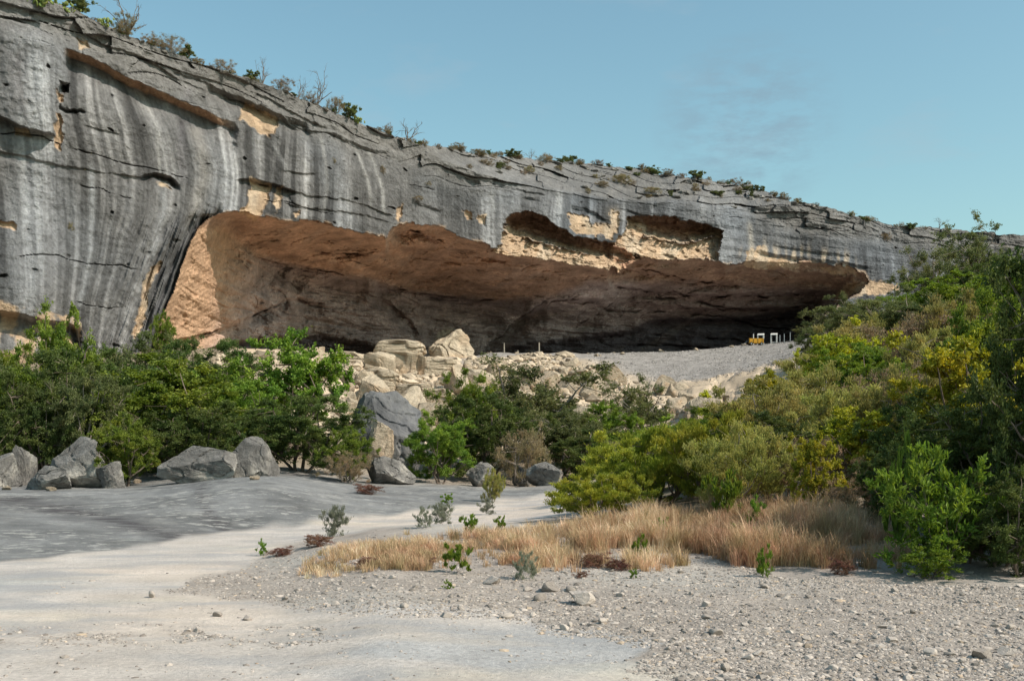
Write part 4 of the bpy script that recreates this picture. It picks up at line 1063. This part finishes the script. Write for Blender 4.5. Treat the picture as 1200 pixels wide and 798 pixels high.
def prickly_pear(px, dy, size_px, seed, label):
    rng = np.random.RandomState(seed)
    i = int(round((px+400)/1.25)); d, y = cliff_depth(px, skyj[i]+dy)
    base = P(np.array(float(px)), np.array(y), np.array(d-.05))
    e = bpy.data.objects.new('prickly_pear', None); COL.objects.link(e); e.location = base.tolist(); e['label'] = label; e['category'] = 'cactus'
    S = size_px/F*d
    n = 12; a = np.arange(n)*2*np.pi/n
    rim = np.stack([np.cos(a)*.42*(1+.08*np.sin(a)), 0*a, np.sin(a)*.5+.5], -1)
    v = np.concatenate([rim*np.array([1, 1, 1]), rim*np.array([.75, 1, .8])+np.array([0, .09, .1]), rim*np.array([.75, 1, .8])+np.array([0, -.09, .1]), [[0, .12, .5], [0, -.12, .5]]])
    k = np.arange(n); k2 = (k+1) % n
    f = np.concatenate([np.stack([k, k2, n+k2], -1), np.stack([k, n+k2, n+k], -1), np.stack([k2, k, 2*n+k], -1), np.stack([k2, 2*n+k, 2*n+k2], -1), np.stack([n+k, n+k2, 0*k+3*n], -1), np.stack([2*n+k2, 2*n+k, 0*k+3*n+1], -1)])
    pads = []
    for m_ in range(3):
        c = np.full((len(v), 3), .2+.3*m_); pads.append(mesh_np('pad', v, f, True, {'v': c}, [M['cactus']]))
    for k in range(34):
        o = link('pad', pads[k % 3], e)
        lvl = rng.uniform(0, 1)
        o.location = (rng.normal()*S*.28, rng.uniform(-.3, .1)*S*.4, lvl*S*.42-S*.1); q = S*rng.uniform(.14, .24)
        o.scale = (q, q, q); o.rotation_euler = (rng.normal()*.35, rng.normal()*.5, rng.uniform(0, 3.1))
prickly_pear(46, 8, 40, 3, 'clump of green prickly pear at the top of the cliff')
prickly_pear(122, 2, 22, 4, 'small prickly pear clump left of the rounded rim bush')
prickly_pear(78, 6, 24, 8, 'yellowish prickly pear clump between the top clump and the blue-grey shrub')
prickly_pear(418, 4, 16, 9, 'tiny prickly pear clump at the caprock end')

# ------------------------------------------------------------------ rocks
def ico(sub):
    bm_v = []; t = (1+5**.5)/2
    v = [(-1, t, 0), (1, t, 0), (-1, -t, 0), (1, -t, 0), (0, -1, t), (0, 1, t), (0, -1, -t), (0, 1, -t), (t, 0, -1), (t, 0, 1), (-t, 0, -1), (-t, 0, 1)]
    f = [(0, 11, 5), (0, 5, 1), (0, 1, 7), (0, 7, 10), (0, 10, 11), (1, 5, 9), (5, 11, 4), (11, 10, 2), (10, 7, 6), (7, 1, 8), (3, 9, 4), (3, 4, 2), (3, 2, 6), (3, 6, 8), (3, 8, 9), (4, 9, 5), (2, 4, 11), (6, 2, 10), (8, 6, 7), (9, 8, 1)]
    v = [np.array(p)/np.linalg.norm(p) for p in v]
    for _ in range(sub):
        mid = {}; nf = []
        def m(a, b):
            k = (min(a, b), max(a, b))
            if k not in mid: q = v[a]+v[b]; v.append(q/np.linalg.norm(q)); mid[k] = len(v)-1
            return mid[k]
        for a, b, c in f:
            x, y, z = m(a, b), m(b, c), m(c, a); nf += [(a, x, z), (b, y, x), (c, z, y), (x, y, z)]
        f = nf
    return np.array(v), np.array(f)
ICO = {k: ico(k) for k in (1, 2, 3, 5)}
def boulder_mesh(name, seed, mat, sub=5, cuts=9, rough=.05, boxy=.0, strata=0.0, cutmin=.55):
    rng = np.random.RandomState(seed); v, f = ICO[sub]; v = v.copy()
    if boxy: v = np.sign(v)*np.abs(v)**(1-boxy*.6); v /= np.abs(v).max()
    dirs = rand_dir(rng, cuts)
    for dv in dirs:
        h = rng.uniform(cutmin, .85); p = v@dv; ex = np.maximum(0, p-h); v -= ex[:, None]*dv*.96
    if sub > 2:
        o = rng.uniform(0, 30, 3)
        n = fbm(v[:, 0]*1.3+o[0], v[:, 1]*1.3+o[1], v[:, 2]*1.3+o[2], 5)
        nn = v/np.linalg.norm(v, axis=1)[:, None]
        v += nn*(n*rough*2.2)[:, None]
        r = noise3(v[:, 0]*1.8+o[1], v[:, 1]*1.8, v[:, 2]*1.8+o[0]); v -= nn*(np.exp(-(r/.03)**2)*rough*.9)[:, None]
        if strata:
            k = v[:, 2]*6+.5*noise3(v[:, 0]*1.2, v[:, 1]*1.2, o[0]); l = np.floor(k)
            b = hsh(l+20, np.floor(np.arctan2(v[:, 1], v[:, 0])*2.2+9*hsh(l, 3)))
            v[:, :2] *= (1+strata*(b-.5)-strata*.5*np.exp(-((k-l-.5)*2)**2*8)*0+0)[:, None]
            v[:, :2] *= (1-strata*.35*sstep(.8, 1, np.abs(k-l-.5)*2))[:, None]
    lo, hi = v.min(0), v.max(0); v = (v-(lo+hi)/2)/(hi-lo)*1.0; v[:, 2] += .5
    return mesh_np(name, v, f, sub < 4 and False, None, [mat])
def put_rock(me, px, d, wpx, hpx, dep=1.0, rz=0., label='', group=None, name='boulder', cat='boulder', sink=.16, zbase=None, tilt=(0, 0)):
    b = gpos(px, d)
    if zbase is not None: b.z = zbase
    W, H = wpx/F*d, hpx/F*d/(1-sink)
    b.z -= H*sink
    o = link(name, me, label=label, category=cat)
    if group: o['group'] = group
    o.location = b; o.scale = (W, W*dep, H); o.rotation_euler = (tilt[0], tilt[1], rz)
    return o
def boulder_px(mat, seed, x0, x1, ytop, ybot, d, label, dep=.9, group=None, rz=0., tilt=(0, 0), **kw):
    me = boulder_mesh('boulder', seed, M[mat], **kw); px = (x0+x1)/2
    zb = EYE+(HY-ybot)/F*d; zb = min(zb, float(ground_z(px, d))+.0)
    return put_rock(me, px, d, x1-x0, (zb+(ybot-ytop)*0 and 0)+(HY-ytop)/1.0-(HY-(HY-(zb-EYE)*F/d)), dep, rz, label, group, zbase=zb, tilt=tilt)
GB = 'grey boulders at the thicket edge'
for a in [
 ('grey', 1, -22, 24, 530, 573, 34.5, 'grey boulder cut by the frame edge', .9),
 ('grey', 2, 8, 42, 521, 572, 35.5, 'upright grey boulder next to the frame edge', .8),
 ('grey', 3, 26, 86, 545, 575, 33.5, 'squat block-shaped grey boulder in front of the tall split one', .8),
 ('grey', 14, 58, 126, 511, 575, 34.8, 'tall split grey boulder with a dark undercut foot', .9),
 ('grey', 5, 112, 147, 540, 573, 34.2, 'low slanting boulder right of the tall split one', .8),
 ('grey', 26, 190, 284, 522, 566, 34.5, 'long pale grey boulder dappled with leaf shadow', .7),
 ('grey', 7, 272, 324, 511, 561, 34.8, 'pointed smooth grey boulder right of the dappled one', .9),
  ('grey', 9, 428, 487, 534, 560, 38, 'flat-topped light grey boulder resting on the slab', .8),
 ('grey', 10, 546, 580, 541, 561, 40, 'pale grey boulder half covered by the dark feathery shrub', .9),
 ('grey', 11, 616, 660, 541, 564, 41, 'rounded light grey boulder left of the front willow', .9),
 ('grey', 15, 600, 624, 545, 562, 42, 'small pale boulder beside the rounded light grey one', .9),
]:
    boulder_px(*a, group=GB, cuts=18, rough=.065, cutmin=.42, boxy=.3)
for k, (px, py, w, h) in enumerate([(140, 570, 16, 7), (160, 566, 10, 5), (8, 574, 14, 5), (60, 575, 12, 5), (298, 562, 14, 5), (214, 566, 12, 4), (580, 560, 14, 6), (566, 563, 9, 4)]):
    me = boulder_mesh('rock', 60+k, M['pale'], sub=3, cuts=9, rough=.04)
    put_rock(me, px, d_at(px, py), w, h, .8, k, 'small tan rock lying between the grey boulders', 'small tan rocks among the boulders', 'rock', 'rock')
# tan hollow of the big dark rock: a lighter broken block leaning on it
boulder_px('darkgrey', 8, 400, 498, 457, 549, 46.5, 'largest dark grey rock with a tan hollow in its side', .8, group=GB, cuts=9, rough=.10, cutmin=.68, boxy=.3)
boulder_px('pale', 33, 424, 462, 490, 526, 45.2, 'tan broken face block set in the side of the largest dark grey rock', .6, cuts=14, rough=.08, boxy=.5)

GO = 'pale limestone blocks of the outcrop'
for a in [
 ('pale', 41, 436, 500, 399, 450, 79, 'tall stepped pale limestone block topping the outcrop', .8),
 ('pale', 42, 385, 446, 412, 462, 77, 'orange-tan layered block left of the tall stepped one', .8),
 ('pale', 43, 400, 470, 432, 480, 73, 'cracked cream block below the tall stepped one', .8),
 ('pale', 44, 492, 536, 420, 462, 79, 'smooth cream block right of the tall stepped one', .8),
 ('pale', 45, 424, 470, 447, 478, 69, 'rounded tan block low in the outcrop', .8),
 ('pale', 46, 462, 512, 450, 490, 70, 'fissured cream block at the outcrop foot', .8),
 ('pale', 47, 330, 392, 420, 455, 74, 'low pale block between tree crown and outcrop', .8),
 ('pale', 48, 500, 540, 455, 490, 72, 'broken cream block beside the fissured one', .8),
 ('pale', 49, 268, 320, 418, 450, 70, 'pale block left of the gap-crowned tree', .8),
]:
    boulder_px(*a, group=GO, cuts=5, rough=.05, boxy=1.15, strata=.16, cutmin=.85)
boulder_px('pale', 57, 502, 556, 385, 428, 90, 'pale pointed rock mass leaning at the shelter mouth behind the outcrop', .9, cuts=22, rough=.12, cutmin=.28, group=GO)
boulder_px('pale', 50, 786, 812, 448, 484, 76, 'upright wedge of white rock at the foot of the gravel apron', .6, cuts=7, rough=.04, cutmin=.3, group=GO)
# talus blocks
rr = np.random.RandomState(5)
tprot = [boulder_mesh('talus_block', 200+k, M['pale'], sub=3, cuts=12, rough=.05, boxy=.8, cutmin=.45) for k in range(10)]
k = 0
while k < 250:
    px = rr.uniform(270, 880); d = rr.uniform(62, 93)
    y = HY-(float(ground_z(px, d))-EYE)/d*F
    if y < 417+2*(px > 690) or y > 505: continue
    if px+(d-85)*5 > 700 and y < 462: continue
    if px > 540 and y < 428+6*math.sin(px*.05): continue
    if 495 < px < 565 and y < 440: continue
    s = rr.choice([8, 12, 17, 24, 36], p=[.30, .28, .22, .14, .06])*(.55 if y < 432 else 1); 
    if px < 400: s = min(s, 15)
    put_rock(tprot[k % 10], px, d, s*rr.uniform(.9, 1.5), s*rr.uniform(.6, 1.0), rr.uniform(.7, 1.3), rr.uniform(0, 6.28),
             'broken pale limestone block on the talus slope below the shelter', 'pale blocks on the talus slope', 'talus_block', 'rock', sink=.3, tilt=(rr.normal()*.3, rr.normal()*.3))
    k += 1
k = 0
while k < 16:
    px = rr.uniform(560, 930); d = float(ip(px, CREST))+rr.uniform(-3, 1.5)
    s = rr.uniform(2, 6)
    put_rock(tprot[k % 10], px, d, s*1.3, s*.6, 1, rr.uniform(0, 6.28), 'small flat stone along the edge of the shelter floor', 'stones along the shelter floor edge', 'stone', 'stone', sink=.3)
    k += 1
# stepped rim blocks lying on the rim and ledges
rprot = [boulder_mesh('rim_block', 300+k, M['grey'], sub=3, cuts=10, rough=.06, boxy=.6, cutmin=.6) for k in range(6)]
for k in range(60):
    px = rr.uniform(60, 1120) if k < 24 else rr.uniform(560, 960)
    i = int(round((px+400)/1.25)); dy = 1 if k < 24 else rr.uniform(1, max(2, float(ip(px, RIMF)-ip(px, SKY))-2))
    d, y = cliff_depth(px, skyj[i]+dy)
    s = rr.uniform(4, 11); p = P(np.array(px), np.array(y), np.array(d))
    o = link('rim_block', rprot[k % 6], label='weathered grey slab lying loose on the cliff rim' if k < 24 else 'loose grey slab on the broken ledges above the alcoves', category='rock', group='loose slabs on the rim' if k < 24 else 'loose slabs on the ledges')
    o.location = (p[0], p[1]+.1, p[2]-.25*s/F*d); o.scale = (s*1.5/F*d, s*1.2/F*d, s*.5/F*d); o.rotation_euler = (rr.normal()*.1, rr.normal()*.1, rr.uniform(0, 6.28))

# distinct stones on the gravel
sprot = [boulder_mesh('stone', 400+k, M['pebble'], sub=2, cuts=8, cutmin=.45) for k in range(12)]
greystone = boulder_mesh('stone', 431, M['pebble'], sub=5, cuts=11, rough=.05, cutmin=.4)
for px, py, w, h, lab in [(682, 708, 32, 16, 'largest light grey flat stone on the open gravel'), (644, 692, 26, 11, 'blue-grey slab stone behind the largest gravel stone'),
                          (578, 684, 24, 9, 'flat grey stone by the grey-green shrublet'), (633, 703, 16, 8, 'dark stone left of the largest gravel stone'),
                          (178, 700, 10, 8, 'lone round stone on the tip of the gravel bar'), (1150, 772, 26, 12, 'pale angular stone near the bottom corner of the gravel'),
                          (850, 787, 14, 10, 'rounded cream stone near the bottom of the gravel'), (829, 596+130, 14, 6, 'flat tan stone in the middle of the gravel'),
                          (523, 723, 16, 6, 'orange-tan flat stone on the edge of the bare rock'), (594, 724, 20, 6, 'long tan stone on the edge of the bare rock'),
                          (474, 712, 14, 6, 'ochre stone on the gravel left of centre'), (706, 730, 12, 6, 'small tan stone right of the long tan one'),
                          (255, 722, 12, 6, 'brown stone on the bare rock beside the gravel bar'), (290, 727, 14, 6, 'brownish stone at the lower edge of the gravel bar'),
                          (1090, 768, 16, 8, 'grey tilted stone by the pale angular one'), (1180, 768, 22, 9, 'light slab stone at the right bottom corner')]:
    put_rock(greystone if w > 20 else sprot[int(px) % 12], px, d_at(px, py), w, h, .8, px*.7, lab, None, 'stone', 'stone', sink=.25)
k = 0
while k < 230:
    px = rr.uniform(150, 1230); py = rr.uniform(668, 800)
    if float(gravelmask(np.array(px), np.array(py))) < .5: continue
    d = d_at(px, py); s = rr.choice([.025, .038, .055, .085], p=[.35, .38, .2, .07])*F/d
    put_rock(sprot[k % 12], px, d, s*rr.uniform(.9, 1.6), s*rr.uniform(.35, .75), rr.uniform(.7, 1.2), rr.uniform(0, 6.28), 'small pale stone lying loose in the gravel', 'loose stones in the gravel', 'stone', 'stone', sink=.2, tilt=(rr.normal()*.25, rr.normal()*.25))
    k += 1
# gravel (uncountable)
def gravel(n):
    v0, f0 = ico(0)
    px = rr.uniform(-60, 1620, n*3); py = 622+(rr.uniform(0, 1, n*3)**.75)*208
    g = gravelmask(px, py); keep = (np.maximum(g, .17*(py > 670)*(fbm(px*.012, py*.04, 3., 3) > .0)) > rr.uniform(.15, .9, n*3))
    px, py = px[keep][:n], py[keep][:n]; n = len(px)
    d = EYE*F/(py-HY); d = d*(1-.9*ground_z(px, d)/EYE)
    z = ground_z(px, d)
    c = np.stack([(px-CX)/F*d, d, z], -1)
    s = np.exp(rr.normal(-4.88, .55, n)); s = np.clip(s, .004, .04)
    sc = np.stack([s*rr.uniform(.8, 1.6, n), s*rr.uniform(.7, 1.3, n), s*rr.uniform(.4, .8, n)], -1)
    a = rr.uniform(0, 6.28, n); ca, sa = np.cos(a), np.sin(a)
    v = v0[None]*(1+rr.uniform(-.25, .25, (n, 12, 1)))*sc[:, None]
    vx = v[..., 0]*ca[:, None]-v[..., 1]*sa[:, None]; vy = v[..., 0]*sa[:, None]+v[..., 1]*ca[:, None]
    V = np.stack([vx, vy, v[..., 2]], -1)+c[:, None]
    Fc = f0[None]+(np.arange(n)*12)[:, None, None]
    t = rr.uniform(0, 1, (n, 1)); col = np.array([.36, .315, .28])*(.5+.8*t)
    tn = (rr.uniform(0, 1, (n, 1)) < .06); col = np.where(tn, np.array([.42, .33, .25])*(.7+.5*t), col)
    C = np.repeat(col[:, None], 12, 1)
    return mesh_np('gravel', V.reshape(-1, 3), Fc.reshape(-1, 3), False, {'rock': C.reshape(-1, 3)}, [M['gravel']])
link('gravel', gravel(90000), kind='stuff')
def apron(n):
    v0, f0 = ico(0)
    px = rr.uniform(690, 960, n*3); d = rr.uniform(76, 106, n*3)
    k = (px+(d-85)*5 > 705+20*rr.normal(size=n*3)) & (ip(px, CREST)-d > -2) & (rr.uniform(size=n*3) < .35+1.2*np.clip(noise3(px*.03, d*.3, 5.)+.2, 0, 1))
    px, d = px[k][:n], d[k][:n]; n = len(px)
    c = np.stack([(px-CX)/F*d, d, ground_z(px, d)], -1)
    s = np.clip(np.exp(rr.normal(-3.65, .5, n)), .02, .22)
    v = v0[None]*(1+rr.uniform(-.3, .3, (n, 12, 1)))*np.stack([s*1.3, s, s*.7], -1)[:, None]
    Fc = f0[None]+(np.arange(n)*12)[:, None, None]
    col = np.array([.31, .285, .265])*(.5+.8*rr.uniform(0, 1, (n, 1)))
    return mesh_np('apron_gravel', (v+c[:, None]).reshape(-1, 3), Fc.reshape(-1, 3), False, {'rock': np.repeat(col[:, None], 12, 1).reshape(-1, 3)}, [M['gravel']])
link('apron_gravel', apron(14000), kind='stuff')
def debris(n):
    v0, f0 = ico(0)
    px = rr.uniform(255, 900, n*3); d = rr.uniform(56, 97, n*3)
    k = (px+(d-85)*5 < 705+14*rr.normal(size=n*3)) & (ip(px, CREST)-d > 2.5)
    px, d = px[k][:n], d[k][:n]; n = len(px)
    c = np.stack([(px-CX)/F*d, d, ground_z(px, d)], -1)
    s = np.clip(np.exp(rr.normal(-2.0, .55, n)), .05, .5)
    sc = np.stack([s*rr.uniform(.8, 1.6, n), s*rr.uniform(.7, 1.3, n), s*rr.uniform(.5, .9, n)], -1)
    a = rr.uniform(0, 6.28, n); ca, sa = np.cos(a), np.sin(a)
    v = v0[None]*(1+rr.uniform(-.35, .3, (n, 12, 1)))*sc[:, None]
    V = np.stack([v[..., 0]*ca[:, None]-v[..., 1]*sa[:, None], v[..., 0]*sa[:, None]+v[..., 1]*ca[:, None], v[..., 2]], -1)+c[:, None]
    Fc = f0[None]+(np.arange(n)*12)[:, None, None]
    t = rr.uniform(0, 1, (n, 1)); col = np.array([.50, .41, .31])*(.5+.65*t)
    return mesh_np('rubble', V.reshape(-1, 3), Fc.reshape(-1, 3), False, {'rock': np.repeat(col[:, None], 12, 1).reshape(-1, 3)}, [M['gravel']])
link('rubble', debris(12000), kind='stuff')

# ------------------------------------------------------------------ dry grass (uncountable)
GRASS = [(352, 652), (385, 647), (430, 645), (500, 641), (560, 637), (640, 633), (690, 628), (760, 624), (850, 626), (1000, 634), (1060, 640), (1062, 666), (1000, 668), (930, 666), (900, 670), (860, 664), (800, 660), (740, 666), (690, 660), (640, 665), (560, 662), (480, 668), (400, 664), (362, 662)]
def dry_grass(ntuft):
    vs, fs, cs = [], [], []; base = 0
    made = 0
    while made < ntuft:
        px = rr.uniform(345, 1070); py = rr.uniform(588, 670)
        s = float(sdist(np.array(px+14*rr.normal()), np.array(py+4.5*rr.normal()), GRASS))
        if s < 0: continue
        d = EYE*F/(py-HY)*.9; z = float(ground_z(px, d)); X0 = (px-CX)/F*d
        dens = float(noise3(X0*1.1, d*1.1, 2.))
        if dens < .02 and rr.uniform() < .9: continue
        pt = float(noise3(X0*.55, d*.8, 12.)); hh = (.53+.40*pt)*float(ip(px, [(350, .22), (450, .30), (600, .36), (700, .45), (820, .58), (1000, .56), (1060, .5)]))*(.75+.35*min(1, s/12))*(1+.5*dens)
        n = 38; a = rr.uniform(0, 6.28, n); r0 = rr.uniform(0, .07, n)
        p0 = np.stack([X0+np.cos(a)*r0, d+np.sin(a)*r0, np.full(n, z-.01)], -1)
        h = hh*rr.uniform(.35, 1.2, n)*rr.uniform(.7, 1.15); lean = rr.uniform(.08, .75, n)*h; la = a+rr.normal(size=n)*.7
        dirx = np.stack([np.cos(la), np.sin(la), 0*la], -1)
        side = np.stack([-np.sin(la), np.cos(la), 0*la], -1)
        wd = rr.uniform(.0018, .0042, n)[:, None]
        ps = []
        for t in (0, .45, .8):
            c = p0+np.array([0, 0, 1])*(h*t)[:, None]+dirx*(lean*t*t)[:, None]; w = wd*(1-.45*t)
            ps += [c-side*w, c+side*w]
        tip = p0+np.array([0, 0, 1])*(h*(1-.1*lean/h))[:, None]+dirx*lean[:, None]*1.1
        v = np.stack(ps+[tip], 1).reshape(-1, 3)
        i = base+np.arange(n)[:, None]*7
        f = np.concatenate([i+np.array([[0, 1, 3]]), i+np.array([[0, 3, 2]]), i+np.array([[2, 3, 5]]), i+np.array([[2, 5, 4]]), i+np.array([[4, 5, 6]])])
        tone = np.clip(.33+.5*dens+.75*float(noise3(X0*.9, d*1.2, 22.))+rr.uniform(-.3, .45, n)+.15*rr.normal(), 0, 1)-(.25 if px > 780 else 0)  # grass on the right toned darker, tree shade put into its colour
        vs.append(v); fs.append(f); cs.append(np.repeat(np.clip(tone, 0, 1), 7)); base += n*7; made += 1
    c = np.concatenate(cs)[:, None]*np.ones(3)
    return mesh_np('dry_grass', np.concatenate(vs), np.concatenate(fs), False, {'v': c}, [M['straw']])
link('dry_grass', dry_grass(2100), kind='stuff')

# ------------------------------------------------------------------ things on the shelter floor
def stand(px, d, label):
    z = float(ground_z(px, d)); e = bpy.data.objects.new('white_stand', None); COL.objects.link(e)
    e.location = ((px-CX)/F*d, d, z); e.rotation_euler = (0, 0, math.radians(-18)); e['label'] = label; e['category'] = 'stand'; e['group'] = 'white stands on the shelter floor'
    tp = MB(); tp.add([(-.32, -.35, .93), (.32, -.35, .93), (.32, .35, 1.12), (-.32, .35, 1.12), (-.32, -.35, 1.0), (.32, -.35, 1.0), (.32, .35, 1.19), (-.32, .35, 1.19)],
                      [(3, 2, 1, 0), (4, 5, 6, 7), (0, 1, 5, 4), (1, 2, 6, 5), (2, 3, 7, 6), (3, 0, 4, 7)])
    tp.build('top_panel', M['white'], e)
    for sx in (-1, 1):
        for sy, h in ((-1, .96), (1, 1.13)):
            m = MB(); m.box((sx*.27-.045, sy*.29-.045, -.1), (sx*.27+.045, sy*.29+.045, h), .006); m.build('leg', M['white'], e)
    m = MB(); m.box((-.22, .27, .25), (.22, .31, .32), .005); m.build('stretcher', M['white'], e)
stand(891.5, 109, 'white four-legged stand with a sloping top right behind the yellow cart')
stand(907, 110, 'white four-legged stand with a sloping top standing apart from the cart')
def cart(px, d):
    z = float(ground_z(px, d)); e = bpy.data.objects.new('yellow_cart', None); COL.objects.link(e)
    e.location = ((px-CX)/F*d, d, z); e['label'] = 'small yellow flat-sided cart with dark ends on the shelter floor'; e['category'] = 'cart'
    b = MB(); b.box((-.68, -.3, .18), (.68, .3, .27), .01); b.box((-.68, -.3, .27), (.68, -.24, .62), .01); b.box((-.68, .24, .27), (.68, .3, .62), .01)
    for x in (-.6, -.2, .2, .6): b.box((x-.03, -.335, .2), (x+.03, -.302, .64), .005)
    b.build('body', M['yellow'], e)
    for sx in (-1, 1):
        m = MB(); m.box((sx*.72-.035, -.28, .2), (sx*.72+.035, .28, .60), .01); m.build('end_panel', M['black'], e)
        for sy in (-1, 1):
            w = MB(); w.cyl((sx*.48, sy*.34, .13), (sx*.48, sy*.42, .13), .15, n=20); wo = w.build('wheel', M['black'], e)
            h = MB(); h.cyl((sx*.48, sy*.405, .13), (sx*.48, sy*.43, .13), .06, n=12); h.build('hub', M['steel'], wo)
    m = MB(); m.cyl((-.76, 0, .4), (-1.15, 0, .12), .02); m.cyl((-1.15, -.12, .12), (-1.15, .12, .12), .02); m.build('drawbar', M['steel'], e)
cart(885.5, 103)
def post(px, d, h, label, mat='wood', w=.05, rail=False):
    z = float(ground_z(px, d)); e = bpy.data.objects.new('post', None); COL.objects.link(e); e.location = ((px-CX)/F*d, d, z)
    e['label'] = label; e['category'] = 'post'
    m = MB(); m.box((-w, -w, -.3), (w, w, h), .01); m.build('shaft', M[mat], e)
    m = MB(); m.box((-w*1.25, -w*1.25, h+.003), (w*1.25, w*1.25, h+.04), .008); m.build('cap', M['steel' if mat == 'white' else mat], e)
post(883, 108, 1.15, 'thin white post just left of the white stand behind the cart', 'white', .04)
post(632, 93.5, .95, 'taller pale post at the edge of the shelter floor', 'wood', .05)
post(591, 92.5, .75, 'shorter pale post at the edge of the shelter floor', 'wood', .04)
post(607, 93, .25, 'stub of a post between the two pale posts', 'wood', .05)
for px, l in ((914, 'first thin dark rail post right of the white stands'), (919, 'second thin dark rail post right of the white stands'), (926, 'third thin dark rail post right of the white stands')):
    post(px, 111, .9, l, 'steel', .025)
# dark walkway mat
rv = []
for t in np.linspace(0, 1, 30):
    cx = 893+t*42; dd = 104.5-t*1.0; wv = .8
    for s in (0, 1): rv.append(((cx-CX)/F*(dd+s*wv*1.6), dd+s*wv*1.6, float(ground_z(cx, dd+s*wv*1.6))+.05))
m = MB(); m.add(rv, [(2*i, 2*i+2, 2*i+3, 2*i+1) for i in range(29)])
M['mat'] = plain_mat('walkway_grit', (.13, .13, .125), rough=.9, var=.3, scale=2.0)
m.build('path', M['mat'], kind='structure')

# ------------------------------------------------------------------ light, sky, camera
SUN_EL, SUN_AZ = math.radians(43), math.radians(24)     # azimuth: from +X toward -Y (behind the camera)
to_sun = Vector((math.cos(SUN_EL)*math.cos(SUN_AZ), -math.cos(SUN_EL)*math.sin(SUN_AZ), math.sin(SUN_EL)))
sl = bpy.data.lights.new('sun', 'SUN'); sl.energy = 4.8; sl.angle = math.radians(.5); sl.color = (1.0, .895, .78)
so = bpy.data.objects.new('sun', sl); COL.objects.link(so); so.rotation_euler = to_sun.to_track_quat('Z', 'Y').to_euler(); so.location = (60, -30, 80)
w = bpy.data.worlds.new('World'); scene.world = w; w.use_nodes = True; nt = w.node_tree; nt.nodes.clear()
L = nt.links.new
out = N(nt, 'ShaderNodeOutputWorld'); bg = N(nt, 'ShaderNodeBackground', Strength=.14)
sky = N(nt, 'ShaderNodeTexSky', _sky_type='NISHITA'); sky.sun_disc = False
sky.sun_elevation = SUN_EL; sky.sun_rotation = math.atan2(to_sun.x, to_sun.y)
sky.air_density = 1.3; sky.dust_density = 2.2; sky.ozone_density = 1.0; sky.altitude = 300
tint = N(nt, 'ShaderNodeMix', _data_type='RGBA', _blend_type='MULTIPLY'); tint.inputs['Factor'].default_value = 1
tint.inputs['B'].default_value = (.90, 1.12, 1.00, 1)
L(sky.outputs[0], tint.inputs['A'])
tc = N(nt, 'ShaderNodeTexCoord'); mp = N(nt, 'ShaderNodeMapping'); mp.inputs['Scale'].default_value = (3.2, 3.2, 9.); L(tc.outputs['Generated'], mp.inputs['Vector'])
cn = N(nt, 'ShaderNodeTexNoise', Scale=2.0, Detail=7.0, Roughness=.6); L(mp.outputs[0], cn.inputs['Vector'])
cr = N(nt, 'ShaderNodeMapRange', From_Min=.56, From_Max=.80, To_Min=0, To_Max=.35); L(cn.outputs[0], cr.inputs[0])
dn = N(nt, 'ShaderNodeVectorMath', _operation='DOT_PRODUCT'); L(tc.outputs['Generated'], dn.inputs[0]); dn.inputs[1].default_value = Vector((.20, .94, .275)).normalized()
dm = N(nt, 'ShaderNodeMapRange', From_Min=.9965, From_Max=.9999, To_Min=0, To_Max=1); L(dn.outputs['Value'], dm.inputs[0])
c2 = N(nt, 'ShaderNodeTexNoise', Scale=9.0, Detail=7.0, Roughness=.62); L(mp.outputs[0], c2.inputs['Vector'])
c3 = N(nt, 'ShaderNodeMapRange', From_Min=.40, From_Max=.62, To_Min=0, To_Max=.6); L(c2.outputs[0], c3.inputs[0])
c4 = N(nt, 'ShaderNodeMath', _operation='MULTIPLY'); L(dm.outputs[0], c4.inputs[0]); L(c3.outputs[0], c4.inputs[1])
mx = N(nt, 'ShaderNodeMix', _data_type='RGBA'); L(cr.outputs[0], mx.inputs['Factor']); L(tint.outputs['Result'], mx.inputs['A']); mx.inputs['B'].default_value = (2.9, 3.4, 3.8, 1)
mw = N(nt, 'ShaderNodeMix', _data_type='RGBA'); L(c4.outputs[0], mw.inputs['Factor']); L(mx.outputs['Result'], mw.inputs['A']); mw.inputs['B'].default_value = (1.75, 2.55, 3.15, 1)
L(mw.outputs['Result'], bg.inputs[0]); L(bg.outputs[0], out.inputs[0])

cam = bpy.data.cameras.new('camera'); co = bpy.data.objects.new('camera', cam); COL.objects.link(co)
cam.sensor_width = 36; cam.lens = 36*F/1200; cam.shift_y = (HY-399)/1200; cam.clip_end = 6000; cam.clip_start = .05
co.location = (0, 0, EYE); co.rotation_euler = (math.radians(90), 0, 0)
scene.camera = co
scene.view_settings.view_transform = 'Standard'; scene.view_settings.look = 'None'; scene.view_settings.exposure = .12; scene.view_settings.gamma = 1
scene.view_settings.use_curve_mapping = False
scene.render.engine = 'CYCLES'; scene.cycles.use_denoising = True
scene.cycles.max_bounces = 6; scene.cycles.diffuse_bounces = 4; scene.cycles.transmission_bounces = 3; scene.cycles.caustics_reflective = False; scene.cycles.caustics_refractive = False
